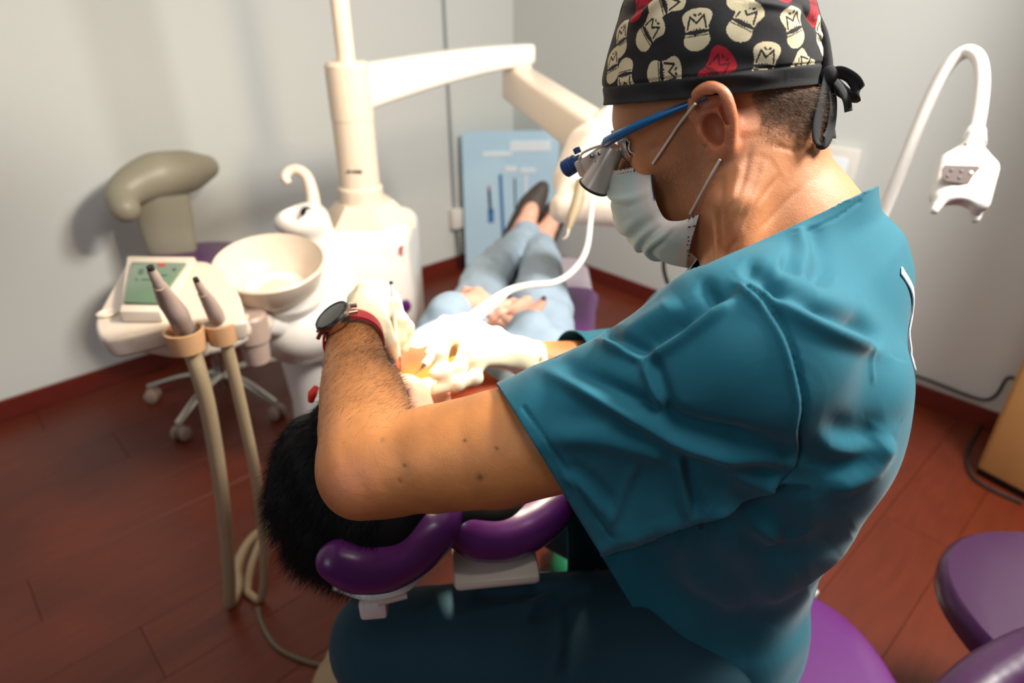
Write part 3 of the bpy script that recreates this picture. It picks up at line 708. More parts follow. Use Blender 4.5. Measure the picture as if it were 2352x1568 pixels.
# neck and trapezius
S.path([H(-.016, 0, -.050), P(1735, 450, .645), neckb], [.051, .063, .070], k=.03)
S.path([neckb, P(1800, 660, .67)], [.070, .080], k=.02)
S.path([H(-.040, 0, -.035), P(1782, 420, .65), P(1868, 560, .66)], [.036, .044, .055], k=.04)
S.path([H(-.025, .052, -.060), P(1690, 470, .585), P(1690, 640, .60)], [.016, .019, .016], k=.03)   # neck muscle
for a, b in (((1668, 430), (1700, 560)), ):
    S.cone(P(1650, 470, .555), P(1655, 580, .585), .010, .010, k=.01, op='s')
# ears
for sy in (1, -1):
    def E_(u, w, o=0.0): return H(-.006-u*.84, sy*(.0735+o*.9), -.021+w*.84)
    S.ell(E_(.004, -.004, -.006), (.015, .010, .022), HA, k=.012)
    rim = [E_(-.010, .004, .001), E_(-.013, .020, .004), E_(-.004, .034, .009), E_(.012, .036, .015), E_(.024, .024, .019), E_(.024, .004, .018), E_(.016, -.016, .013), E_(.006, -.030, .007)]
    S.path(rim, [.0040, .0044, .0046, .0048, .0048, .0046, .0048, .0066], k=.005, n=4)
    S.path([E_(.006, .030, .004), E_(.016, .020, .010), E_(.017, .004, .011), E_(.010, -.012, .008)], [.004, .0045, .0045, .0045], k=.008, n=3)
    S.ell(E_(.010, .006, .003), (.0145, .0055, .024), HA, k=.006)
    S.ell(E_(.002, -.029, .005), (.0095, .006, .0105), HA, k=.008)
    S.path([E_(-.010, -.010, .004), E_(-.012, -.002, .005)], [.0045, .004], k=.006)
    S.ell(E_(.0015, -.005, .010), (.0100, .014, .0140), HA, k=.004, op='s')
    S.ell(E_(.006, .022, .012), (.011, .0075, .0055), HA, k=.004, op='s')
    S.ell(E_(.0185, .012, .017), (.0030, .008, .016), HA, k=.003, op='s')
HV, HQ = S.mesh(.0019, 3)
# fine creases of the neck, pressed along their image lines into the near side
pp, dd_ = proj(HV); HN = vnormals(HV, HQ); fr_ = ((HV-CAM)*HN).sum(1) < 0
for line, amp, w in (([(1725, 330), (1705, 420), (1668, 500)], -.0012, 7), ([(1752, 365), (1722, 450), (1690, 520)], -.0013, 7), ([(1790, 400), (1740, 470), (1702, 540)], -.0012, 6),
                     ([(1845, 425), (1790, 480), (1745, 530)], -.0012, 6), ([(1660, 400), (1650, 500), (1655, 590)], -.0025, 12), ([(1700, 540), (1665, 590), (1650, 630)], -.0014, 6),
                     ([(1770, 330), (1830, 345), (1872, 335)], -.0012, 7), ([(1520, 330), (1495, 345)], -.0010, 6), ([(1700, 370), (1682, 470)], .0012, 10), ([(1540, 340), (1520, 400), (1540, 470)], -.0012, 16)):
    a, s1, t = fold_profile(pp, line, w); HV = HV+HN*(amp*a*fr_)[:, None]
hl = (HV-HC)@HA.T
# colour of head skin
def skincol(V, base): 
    c = np.tile(np.array(base), (len(V), 1)); n = vnoise(V, 22, 3)[:, None]; c = c*(1+.06*n); return c
base_sk = s2l((196, 128, 84)); red_sk = np.array(s2l((206, 112, 82)))
C = skincol(HV, base_sk)
ear = np.clip(1-np.linalg.norm((hl-np.array([-.016, .082, -.018]))/np.array([.026, .02, .038]), axis=1), 0, 1)**.4; ear = np.maximum(ear, np.clip(1-np.linalg.norm((hl-np.array([-.016, -.082, -.018]))/np.array([.026, .02, .038]), axis=1), 0, 1)**.4)
C = C*(1-.75*ear[:, None])+red_sk*.75*ear[:, None]
stub = np.clip(1-np.linalg.norm((hl-np.array([.02, .0, -.07]))/np.array([.075, .12, .065]), axis=1), 0, 1)[:, None]
C = C*(1-.30*stub)
hairz = np.clip(1-np.linalg.norm((hl-np.array([-.080, .0, -.010]))/np.array([.060, .12, .060]), axis=1), 0, 1)[:, None]
hm = np.clip(hairz*1.6, 0, 1); C = C*(1-.45*hm)+np.array(s2l((96, 72, 56)))*.45*hm
lips = np.clip(1-np.linalg.norm((hl-np.array([.098, 0, -.076]))/np.array([.02, .028, .014]), axis=1), 0, 1)[:, None]; C = C*(1-lips*.4)+np.array(s2l((170, 80, 70)))*lips*.4
# arms, hands and upper trunk
shL = np.array([.187, .462, 1.185]); shR = np.array([.30, .777, 1.10])
elL = P(846, 1068, .625); wrL = P(812, 778, .835)
elR = np.array([.235, 1.005, .855]); wrR = P(1212, 826, 1.04)
B = SDF()
B.path([shL, P(1560, 880, .555), P(1400, 962, .578), P(1250, 1005, .592), P(1145, 1030, .602), P(1000, 1052, .613), P(900, 1062, .62), elL], [.046, .046, .047, .0515, .0540, .0500, .0465, .0430], k=.01)
B.cone(P(880, 1085, .615), P(820, 1116, .605), .038, .025, k=.02)                 # point of the elbow
B.path([elL, P(838, 985, .675), P(826, 900, .735), P(817, 835, .785), wrL], [.0450, .0465, .0430, .0365, .0325], k=.02, n=3)
B.cone(P(860, 985, .67), P(868, 900, .73), .030, .022, k=.03)
B.path([shR, (shR+elR)/2, elR], [.06, .052, .042], k=.02); B.path([elR, (elR+wrR)/2, wrR], [.042, .038, .029], k=.02)
B.path([shL, np.array([.27, .61, 1.17]), shR], [.050, .066, .050], k=.03)
B.path([[.27, .61, 1.18], [.265, .64, 1.05], [.27, .67, .75]], [.07, .08, .08], k=.03)
B.path([P(1760, 560, .66), neckb, np.array([.27, .61, 1.17])], [.035, .045, .07], k=.03)
def hand(D, wrist, mcps, fingers, thumb, k=.006, palm=.0165, grow=0.0):
    for q in mcps: D.cone(wrist, q, .020+grow, palm*.72+grow, k=.014)
    for i in range(len(mcps)-1): D.cone(mcps[i], mcps[i+1], palm*.70+grow, palm*.68+grow, k=.01)
    for i, f in enumerate(fingers):
        r = [.0098, .0090, .0084, .0072]; r = [v*(.86 if i == 3 else 1)+grow for v in r]
        D.path([mcps[i]]+f, np.interp(np.linspace(0, 3, len(f)+1), range(4), r), k=k)
        for q in f[:-1]: D.ell(q, (.0098+grow,)*3, k=.004)
    D.path([wrist*.6+mcps[0]*.4]+thumb, [.015+grow, .0125+grow, .0105+grow, .0085+grow][:len(thumb)+1], k=.008)
LH = dict(wrist=P(836, 738, .880), mcps=[P(894, 690, .915), P(872, 672, .925), P(846, 670, .935), P(822, 690, .94)],
          fingers=[[P(921, 738, .915), P(914, 778, .915), P(903, 806, .92)], [P(932, 752, .935), P(922, 795, .945), P(906, 818, .95)],
                   [P(905, 735, .965), P(908, 785, .975), P(898, 812, .975)], [P(870, 735, .985), P(882, 780, .99), P(884, 806, .985)]],
          thumb=[P(872, 745, .875), P(892, 785, .888), P(902, 812, .905)])
RH = dict(wrist=P(1190, 815, 1.03), mcps=[P(1070, 742, 1.0), P(1066, 770, .985), P(1078, 797, .968), P(1098, 824, .958)],
          fingers=[[P(1022, 742, .99), P(1006, 778, .965), P(990, 812, .945)], [P(1026, 780, .955), P(1012, 815, .94), P(1012, 840, .935)],
                   [P(1052, 845, .945), P(1020, 858, .935), P(1000, 858, .925)], [P(1092, 868, .945), P(1050, 882, .935), P(1000, 895, .93)]],
          thumb=[P(1140, 770, 1.03), P(1075, 785, 1.02), P(1020, 812, .985)])
hand(B, grow=-.0015, **LH); hand(B, grow=-.0015, **RH)
B.cone(wrL, LH['wrist'], .030, .022, k=.012); B.cone(wrR, RH['wrist'], .028, .022, k=.012)
BV, BQ = B.mesh(.0034, 4)
CB = skincol(BV, s2l((200, 130, 74)))*(1+.07*vnoise(BV, 11, 44))[:, None]
pb, db = proj(BV)
for (x, y, r) in ((1102, 1096, 7), (920, 1100, 5), (1068, 1012, 4), (1140, 1030, 4), (930, 1068, 4), (1385, 1200, 3), (880, 1010, 4)):
    m = np.exp(-((pb[:, 0]-x)**2+(pb[:, 1]-y)**2)/(r*r)); CB *= (1-.75*m)[:, None]
elb = np.exp(-(((pb[:, 0]-790)/80)**2+((pb[:, 1]-1120)/70)**2)); CB = CB*(1-.5*elb[:, None])+np.array(s2l((200, 120, 92)))*.5*elb[:, None]
V = np.vstack([HV, BV]); Q = np.vstack([HQ, BQ+len(HV)])
link_mesh('body', V, Q, M['skin'], dentist, cols=np.vstack([C, CB]))
# gloves
for HH, wr_, far_, nm in ((LH, wrL, 'l', 'left'), (RH, wrR, 'r', 'right')):
    D = SDF(); hand(D, grow=.0014, k=.010, **HH)
    if far_ == 'l': D.path([HH['wrist'], P(832, 748, .868), P(822, 766, .850)], [.026, .0325, .0345], k=.012)
    else: D.path([HH['wrist'], wrR, P(1222, 828, 1.045)], [.024, .031, .033], k=.012)
    V, Q = D.mesh(.0022, 3)
    V = V+vnormals(V, Q)*(vnoise(V, 30, 5)*.0006)[:, None]
    link_mesh('glove', V, Q, M['glove'], dentist)
# eyes
for sy in (-1, 1):
    g = G().lathe([(0.0105*math.sin(a), .0105*math.cos(a)) for a in np.linspace(0, math.pi, 14)], H(.084, sy*.031, -.006), axis=HF, seg=20); ob('eye', g, M['white'], dentist)
# ---- scrub top
T = SDF()
c_p, c_w, c_c, c_u = np.array([.318, .675, .66]), np.array([.290, .675, .86]), np.array([.264, .615, 1.03]), np.array([.288, .605, 1.12])
def lev(c, w, r, k=.06): T.cone(c+LT*w, c-LT*w, r, r, k=k)
lev(c_p, .07, .112); lev((c_p+c_w)/2-[.012, 0, 0], .06, .116); lev(c_w, .055, .116); lev((c_w+c_c)/2, .07, .121)
T.path([c_p+FT*.055, c_w+FT*.105, c_c+FT*.055], [.125, .120, .110], k=.05); lev(c_c, .08, .122); lev(c_u, .09, .106)
T.path([shL+[0, 0, .0], np.array([.268, .60, 1.195]), shR], [.074, .072, .058], k=.04)
T.path([P(1845, 640, .66), P(1805, 560, .655), H(-.04, 0, -.11)], [.094, .080, .074], k=.04)
T.path([c_w+FT*.10+LT*.04, c_p+FT*.125+LT*.075, c_p+FT*.115+LT*.075-UP*.06], [.100, .100, .105], k=.04)
# the wide left sleeve: the arm carries its top, the cloth hangs in a point below
for (a, b, ra, rb) in (((1725, 780, .535), (1790, 950, .60), .072, .05), ((1650, 815, .54), (1710, 1060, .575), .068, .045), ((1560, 870, .555), (1620, 1120, .572), .068, .034),
                       ((1450, 925, .570), (1520, 1165, .575), .0665, .026), ((1345, 970, .583), (1440, 1210, .580), .064, .018), ((1245, 1003, .593), (1375, 1240, .586), .061, .015), ((1150, 1030, .604), (1300, 1265, .595), .0575, .013),
                       ((1060, 1045, .614), (1230, 1300, .60), .056, .012)):
    T.cone(P(*a), P(*b), ra, rb, k=.018)
# right sleeve
T.path([shR, (shR+elR)/2+[0, .01, .01], elR+[-.005, .0, .01], elR+(wrR-elR)*.55, elR+(wrR-elR)*.95], [.066, .068, .062, .054, .046], k=.04)
TV, TQ = T.mesh(.0042, 6)
hd = P(1380, 1272, .585)-P(1146, 888, .60); hn = nrm(np.cross(hd, P(1260, 1080, .59)-CAM)); 
if hn @ RT > 0: hn = -hn
TV2, TQ2 = subdivide(TV, TQ); TV2 = relax(TV2, TQ2, 3)
TN = vnormals(TV2, TQ2); pt, dt = proj(TV2); fr_ = (((TV2-CAM)*TN).sum(1) < 0.02)
D_ = vnoise(TV2, 9, 11)*.0016+vnoise(TV2*[1, 1, .5], 4, 12)*.002
def fold(line, amp, w, side=0.0, fade=True):
    """ridge (amp > 0) or groove along an image line; side adds a trough on one flank"""
    global D_
    amp *= 1.45; side *= 1.45; w *= .85
    a, s1, t = fold_profile(pt, line, w, fade); D_ = D_+amp*a*fr_
    if side:
        b = np.exp(-((s1-math.copysign(w*1.7, side))/(w*1.3))**2)*(np.abs(s1) < w*8); ft = np.clip(np.minimum(t, 1-t)*5+.1, 0, 1) if fade else 1
        D_ = D_-abs(side)*b*ft*fr_
fold([(1250, 850), (1360, 905), (1475, 968), (1560, 1012), (1680, 1042), (1830, 1062)], .0075, 22, .0065)
fold([(1375, 775), (1425, 800), (1475, 826)], .005, 14, .004); fold([(1475, 826), (1540, 785), (1610, 735), (1718, 652)], .006, 20, .005)
fold([(1475, 826), (1500, 900), (1528, 975)], .0040, 14, .003); fold([(1556, 1045), (1566, 1110), (1582, 1195)], .0040, 14, .0035)
fold([(1205, 938), (1300, 1075), (1405, 1235)], -.0012, 5, 0, False); fold([(1460, 1060), (1425, 1150), (1400, 1210)], .0018, 14, .001)
fold([(1250, 1000), (1400, 1010), (1560, 1060)], .0035, 30, .002); fold([(1290, 1080), (1340, 1120), (1400, 1190)], .0025, 16, .002)
seam = [(1716, 652), (1765, 705), (1805, 765), (1832, 840), (1846, 920), (1834, 985), (1838, 1035), (1812, 1085), (1780, 1118)]
fold(seam, -.0030, 6, 0, False); fold([(x-14, y+4) for x, y in seam], .0020, 12, 0, False)
fold([(1722, 655), (1800, 705), (1900, 760), (2020, 812)], .0060, 24, .0055); fold([(1790, 590), (1845, 610), (1922, 642)], -.0075, 26); fold([(1850, 700), (1960, 740), (2015, 800)], -.0035, 22)
fold([(1835, 520), (1842, 560), (1870, 640)], .0040, 22, .003); fold([(1600, 640), (1650, 680), (1715, 655)], -.0040, 24)
fold([(1700, 600), (1760, 640), (1800, 700)], -.0050, 26); fold([(1980, 790), (1985, 830), (1990, 880)], .0012, 7)
fold([(1860, 1000), (1950, 1030), (2040, 1000)], .0035, 30, .002); fold([(1640, 1180), (1760, 1250), (1800, 1290)], .0050, 34, .004); fold([(1700, 1290), (1840, 1300), (1960, 1240)], -.0055, 40)
fold([(1530, 1270), (1600, 1360), (1720, 1420)], .0050, 30, .004); fold([(1370, 1290), (1420, 1400), (1480, 1550)], .0050, 26, .004); fold([(1760, 1400), (1830, 1330), (1980, 1240)], .0055, 30, .004)
fold([(1900, 1120), (1990, 1070), (2040, 1000)], .0045, 26, .0035); fold([(1560, 690), (1480, 740), (1410, 790)], .004, 26, .003); fold([(1640, 1050), (1740, 1110), (1790, 1110)], .0030, 26, .002)
fold([(1822, 540), (1875, 520), (1925, 498), (1978, 462)], -.0010, 4, 0, False)
_lx = [1380, 1470, 1560, 1700, 1800]; _ly = [1282, 1250, 1217, 1170, 1110]      # the sleeve hangs clear of the side: set the side back below its edge
_s = pt[:, 1]-np.interp(pt[:, 0], _lx, _ly); _w = np.clip(_s/14, 0, 1); _w = _w*_w*(3-2*_w)*np.exp(-np.maximum(_s, 0)/330)*np.clip((1860-pt[:, 0])/140, 0, 1)*(TV2[:, 1] < .66)*(pt[:, 0] > 1330)
D_ = D_-.030*_w*fr_
TV2 = TV2+TN*D_[:, None]
TV2, TQ2, _ = cut(TV2, TQ2, P(1146, 888, .60), hn, lambda c: (proj(c)[0][:, 0] < 1500) & (c[:, 1] < .66) & (proj(c)[0][:, 1] > 820))
hr = nrm(wrR-elR); TV2, TQ2, _ = cut(TV2, TQ2, elR+(wrR-elR)*.66, hr, lambda c: (np.linalg.norm(c-elR-((c-elR)@hr)[:, None]*hr, axis=1) < .10) & ((c-elR)@hr > .06))
cn = nrm(-RT*.42-DN*.90+FW*.05); cq = P(1820, 522, .60)
TV2, TQ2, _ = cut(TV2, TQ2, cq, cn, lambda c: np.linalg.norm(c-P(1770, 500, .64), axis=1) < .17)
TV2, TQ2, _ = cut(TV2, TQ2, [0, 0, .63], [0, 0, -1]); TN = vnormals(TV2, TQ2)
link_mesh('scrub_top', TV2, TQ2, M['scrub'], dentist, solid=.0016)
# white print on the back seam, seen edge-on at the right
bp_ = [(2066, 622), (2092, 668), (2112, 722), (2118, 765), (2126, 815), (2120, 850)]
def back_pt(px, py, lift=.002):
    """nearest point of the scrub to this viewing ray"""
    r = nrm(ray(px, py)); W = TV2-CAM; t = W@r; dist = np.linalg.norm(W-t[:, None]*r, axis=1); i = np.argmin(dist+.02*t); return TV2[i], TN[i], i
pr = [back_pt(*q) for q in bp_]
g = G(); pc = catmull([q[0]+q[1]*.0018 for q in pr], 4); nn_ = np.repeat([q[1] for q in pr], 4, 0)[:len(pc)]
tt_ = np.gradient(pc, axis=0); rows = []
for off in (-.004, .004): rows.append([p+nrm(np.cross(t_, n_))*off for p, t_, n_ in zip(pc, tt_, nn_)])
g.grid(rows); ob('back_print', g, M['boardwhite'], dentist, solid=.0008)
# ---- trousers
U = SDF()
hipL = np.array([.27, .67, .655])+LT*.085; hipR = np.array([.27, .67, .655])-LT*.085
knL = P(880, 1478, .935); knR = np.array([-.09, 1.06, .60])
U.cone(hipL, hipR, .110, .110, k=.05)
U.path([hipL, (hipL+knL)/2+[0, 0, .008], knL], [.096, .090, .070], k=.04, n=3)
U.path([knL, knL+[.05, .045, -.20], knL+[.12, .08, -.47]], [.068, .060, .052], k=.03)
U.path([hipR, (hipR+knR)/2, knR], [.11, .09, .068], k=.04); U.path([knR, knR+[.05, .02, -.47]], [.066, .05], k=.03)
UV, UQ = U.mesh(.006, 5); UV, UQ = subdivide(UV, UQ); UV = relax(UV, UQ, 2); UN = vnormals(UV, UQ); pu, du = proj(UV); fu = ((UV-CAM)*UN).sum(1) < 0
D_ = vnoise(UV, 6, 4)*.002; pt_, fr__ = pt, fr_; pt, fr_ = pu, fu
fold([(1345, 1320), (1270, 1360), (1200, 1410)], .005, 16, .004); fold([(1310, 1330), (1200, 1340), (1080, 1350)], .004, 14, .003); fold([(1290, 1400), (1285, 1480), (1270, 1560)], .003, 18, .002)
UV = UV+UN*D_[:, None]
link_mesh('trousers', UV, UQ, M['scrubpants'], dentist)
for kn in (knL+[.125, .085, -.50], knR+[.05, .02, -.50]):
    s = SDF().path([kn+[.03, 0, .0], kn+[-.06, .03, -.02], kn+[-.16, .07, -.035]], [.042, .040, .032], k=.02); s.half([0, 0, .015], [0, 0, -1]); V, Q = s.mesh(.007, 3); link_mesh('clog', V, Q, M['green'], dentist)
# ---- surgical cap
K = SDF(); K.ell(H(-.004, 0, .028), (.098, .083, .097), HA, k=.02); K.ell(H(-.018, 0, .045), (.075, .078, .086), HA, k=.03); K.ell(H(.045, 0, .020), (.052, .070, .060), HA, k=.02)
KV, KQ = K.mesh(.0028, 4)
_A, _B, _C = Hp(1393, 240, 0), Hp(1903, 190, 0), Hp(1650, 218, .079); kn_ = nrm(np.cross(_B-_A, _C-_A)); kq = _C
if kn_@DN < 0: kn_ = -kn_
KV, KQ, _ = cut(KV, KQ, kq+kn_*.004, kn_)
KV, KQ = subdivide(KV, KQ); KV, KQ = subdivide(KV, KQ); KV = relax(KV, KQ, 2); KN = vnormals(KV, KQ)
pk, dk = proj(KV); fk = ((KV-CAM)*KN).sum(1) < .02
hb = (KV-kq)@kn_                                 # signed distance to the rim (negative above it)
D_ = vnoise(KV, 10, 8)*.0016+vnoise(KV*[1, 1, 1], 24, 9)*.0005
pt, fr_ = pk, fk
fold([(1440, 60), (1490, 20), (1540, -20)], .003, 14, .003); fold([(1890, 60), (1905, 120), (1895, 170)], .003, 10, .003); fold([(1850, 10), (1885, 60), (1890, 110)], -.003, 8); fold([(1720, 5), (1790, 15), (1850, 30)], .002, 12, .001)
fold([(1560, 190), (1650, 170), (1800, 180)], .002, 20, .001)
D_ = D_+.0016*np.exp(-((hb+.0)/.004)**2)-.0012*np.exp(-((hb+.017)/.0014)**2)
KV = KV+KN*D_[:, None]
KV, KQ, _ = cut(KV, KQ, kq, kn_); KN = vnormals(KV, KQ); pk, dk = proj(KV); fk = ((KV-CAM)*KN).sum(1) < .02; hb = (KV-kq)@kn_
KC = np.tile(s2l((27, 25, 25)), (len(KV), 1)); 
CREAM = np.array(s2l((214, 198, 160))); RED = np.array(s2l((172, 22, 38))); DARK = np.array(s2l((34, 30, 28)))
mot = [(1600, 67, 36, 48, 3, 0), (1710, 48, 38, 50, 28, 0), (1826, 62, 36, 48, -32, 0), (1490, 74, 33, 40, 68, 0), (1427, 90, 19, 38, 12, 0), (1434, 176, 24, 34, -160, 0), (1524, 166, 34, 40, 82, 0), (1644, 160, 38, 50, 42, 1),
       (1756, 145, 36, 46, 0, 0), (1850, 156, 30, 34, -72, 0), (1407, 150, 12, 28, 10, 0), (1530, 3, 34, 28, 70, 0), (1700, -20, 34, 30, 0, 0), (1478, 12, 20, 30, 20, 1), (1872, 14, 22, 34, 160, 1), (1888, 84, 16, 26, 20, 0), (1600, -50, 34, 34, 0, 0), (1800, -40, 34, 34, 0, 1)]
Ximg = RT; Yimg = -DN
def paint_motif(c, n, e_, hh, w_, red):
    s_ax = nrm(np.cross(e_, n)); t_ax = np.cross(n, s_ax)
    W = KV-c; m = (np.abs(W@n) < .012) & (KN@n > .2); s = (W@s_ax)/hh; t = (W@t_ax)/hh; s = s/w_
    m &= (np.abs(s) < 1.2) & (np.abs(t) < 1.15)
    s = s[m]; t = t[m]; col = KC[m]
    up = (np.abs(s/(.78-.10*np.cos(t*4)))**2.6+np.abs((t-.42)/.58)**2.6) < 1; lo_ = ((s/.74)**2+((t+.50)/.50)**2) < 1
    body = up | lo_ | ((np.abs(s) < .66) & (t > -.4) & (t < .3)); main = RED if red else CREAM
    col[body] = main
    dk_ = DARK if not red else RED*.35
    band = body & (t > -.20-.05*np.cos(s*3)) & (t < -.02+.10*np.cos(s*4)*.6); col[band] = dk_
    teeth = band & (np.abs((s*6) % 1-.5) < .26) & (t > .0-.03); col[teeth] = main
    q = np.stack([s, t], 1)
    for a, b in (((-.52, .05), (-.40, .62)), ((-.40, .62), (-.02, .30)), ((-.02, .30), (.38, .64)), ((.38, .64), (.52, .05)), ((-.62, -.30), (.62, -.30)), ((-.18, .72), (-.08, .66)), ((.1, .68), (.2, .72))):
        d, _, _ = seg_dist(q, a, b); col[body & (d < (.055 if abs(b[1]+.3) > .01 else .028))] = dk_
    KC[m] = col
used_ = []
for (px, py, hw, hh, ang, red) in mot:
    r = nrm(ray(px, py)); W = KV-CAM; t = W@r; dist = np.linalg.norm(W-t[:, None]*r, axis=1); dist[~fk] = 9; i = np.argmin(dist)
    if dist[i] > .02: continue
    c, n = KV[i], KN[i]; a = math.radians(ang); e = nrm(RT*math.sin(a)-DN*math.cos(a)); e = nrm(e-n*(e@n))
    paint_motif(c, n, e, .0165, .88, red); used_.append(c)
r5 = random.Random(5)
for i in r5.sample(range(len(KV)), 4000):
    c = KV[i]
    if hb[i] > -.024 or any(np.linalg.norm(c-u) < .043 for u in used_) or fk[i] and pk[i][1] > 0 and 1390 < pk[i][0] < 1910: continue
    n = KN[i]; e = nrm(np.array([r5.uniform(-1, 1) for _ in range(3)])); e = nrm(e-n*(e@n)); paint_motif(c, n, e, .0165, .88, r5.random() < .2); used_.append(c)
KC[hb > -.0165] = s2l((24, 23, 22))
cap = link_mesh('surgical_cap', KV, KQ, M['cap'], dentist, cols=KC, solid=.0012)
def ribbon(pts, w, wdir, m=M['black'], th=.0008, n=6, tw=None):
    c = catmull(pts, n); g = G(); rows = []; T_ = np.gradient(c, axis=0)
    for o_ in (-1, -.33, .33, 1):
        rows.append([p+nrm(np.array(wdir)-t*(np.array(wdir)@t)/(t@t))*w/2*o_+np.cross(nrm(t), nrm(wdir))*.0008*(1-abs(o_)) for p, t in zip(c, T_)])
    g.grid(rows); return g
_kd = float(proj([Hp(1890, 190, .012)])[1][0])
def kp(px, py, dz=0.0): return P(px, py, _kd+dz)
wd = nrm(RT*.9+FW*.3)
ob('cap_tie', ribbon([kp(1900, 175), kp(1887, 230, -.004), kp(1874, 290, -.006), kp(1876, 322, -.004), kp(1893, 327), kp(1908, 300, .006), kp(1915, 240, .008), kp(1908, 180, .004)], .0125, nrm(RT*.8+FW*.6)), M['black'], cap, solid=.001)
ob('cap_tie', ribbon([kp(1903, 172), kp(1930, 166, -.004), kp(1958, 180, -.008), kp(1972, 206, -.004), kp(1966, 222, .004), kp(1940, 214, .010), kp(1912, 188, .008)], .011, nrm(DN*.8+FW*.6+RT*.2)), M['black'], cap, solid=.001)
ob('cap_tie', ribbon([kp(1908, 178, .002), kp(1928, 198, .004), kp(1945, 228, .006), kp(1950, 256, .008)], .009, nrm(RT*.9-DN*.3+FW*.3)), M['black'], cap, solid=.001)
ob('cap_tie', ribbon([kp(1902, 175), kp(1898, 215, .012), kp(1900, 270, .016), kp(1906, 318, .016)], .013, nrm(RT*.9+FW*.3)), M['black'], cap, solid=.001)
s = SDF().ell(kp(1903, 174), (.008, .007, .009), k=.01); V, Q = s.mesh(.0015, 2); link_mesh('cap_knot', V, Q, M['black'], cap)
ob('cap_gather', G().ctube([kp(1868, 20, .0), kp(1890, 75, .0), kp(1899, 130, .0), kp(1901, 172, 0)], [.003, .004, .0045, .005]), M['black'], cap)
# ---- short hair: fine tapered strands on the nape, temples, cheek and forearm
def strands(name, pts, dirs, L, r, m, par, curl=.2, seed=0):
    rg = np.random.default_rng(seed); n = len(pts); V = []; F = []
    L = L*(.6+.8*rg.random(n)); s1 = np.cross(dirs, rg.normal(size=(n, 3))); s1 /= np.linalg.norm(s1, axis=1)[:, None]; s2 = np.cross(dirs, s1)
    bend = s1*curl
    rings = []
    for t, rr in ((0, 1), (.5, .75)):
        c = pts+dirs*(L*t)[:, None]+bend*(L*t*t)[:, None]
        for a in (0, 2.094, 4.189): rings.append(c+(s1*math.cos(a)+s2*math.sin(a))*r*rr)
    rings.append(pts+dirs*L[:, None]+bend*L[:, None])
    V = np.stack(rings, 1).reshape(-1, 3); b = (np.arange(n)*7)[:, None]
    q = [b+np.array([[i, (i+1) % 3, 3+(i+1) % 3, 3+i]]) for i in range(3)]+[b+np.array([[3+i, 3+(i+1) % 3, 6, 6]]) for i in range(3)]
    Fq = np.concatenate(q[:3]); Ft = np.concatenate([x[:, :3] for x in q[3:]])
    me = bpy.data.meshes.new(name); me.vertices.add(len(V)); me.vertices.foreach_set('co', V.astype(np.float32).ravel())
    li = np.concatenate([Fq.ravel(), Ft.ravel()]); me.loops.add(len(li)); me.loops.foreach_set('vertex_index', li.astype(np.int32))
    st_ = np.concatenate([np.arange(len(Fq))*4, len(Fq)*4+np.arange(len(Ft))*3]); me.polygons.add(len(st_)); me.polygons.foreach_set('loop_start', st_.astype(np.int32)); me.update(calc_edges=True); me.materials.append(m)
    o = bpy.data.objects.new(name, me); COL.objects.link(o)
    if par is not None: o.parent = par; o.matrix_parent_inverse = Matrix.Translation(-par.location)
    o['kind'] = 'stuff'; return o
rg = np.random.default_rng(3)
hw_ = np.clip(1.35-np.linalg.norm((hl-np.array([-.080, 0, .002]))/np.array([.056, .13, .062]), axis=1), 0, 1)
hw_ = hw_**1.5*((HV-kq)@kn_ > .002)
hw_ *= (np.linalg.norm((hl-np.array([-.016, .082, -.018]))/np.array([.034, .03, .042]), axis=1) > 1)*(np.linalg.norm((hl-np.array([-.016, -.082, -.018]))/np.array([.034, .03, .042]), axis=1) > 1)
idx = rg.choice(len(HV), 6000, p=hw_/hw_.sum()); dirn = HN[idx]*.28-HU*.75-HF*.45+rg.normal(size=(6000, 3))*.22; dirn /= np.linalg.norm(dirn, axis=1)[:, None]
strands('nape_hair', HV[idx]+rg.normal(size=(6000, 3))*.0006, dirn, .0085, .00012, M['greyhair'], dentist, .2, 1)
cw = np.clip(1-np.linalg.norm((hl-np.array([.022, .062, -.055]))/np.array([.045, .03, .045]), axis=1), 0, 1); idx = rg.choice(len(HV), 700, p=cw/cw.sum()); dirn = HN[idx]*.5-HU*.6+rg.normal(size=(700, 3))*.4; dirn /= np.linalg.norm(dirn, axis=1)[:, None]
strands('stubble', HV[idx], dirn, .0045, .00009, M['whitehair'], dentist, .4, 2)
BN = vnormals(BV, BQ); ax_ = nrm(wrL-elL); tp = (BV-elL)@ax_; rad_ = np.linalg.norm((BV-elL)-tp[:, None]*ax_, axis=1)
aw = ((tp > -.02) & (tp < .235) & (rad_ < .07)).astype(float)*np.clip(.15+tp/.2, 0, 1); n_ = 7500; idx = rg.choice(len(BV), n_, p=aw/aw.sum())
dirn = ax_*.35+RT*.75+BN[idx]*.30+rg.normal(size=(n_, 3))*.22; dirn /= np.linalg.norm(dirn, axis=1)[:, None]
strands('arm_hair', BV[idx]+rg.normal(size=(n_, 3))*.0008, dirn, .0100, .00008, M['armhair'], dentist, .3, 3)
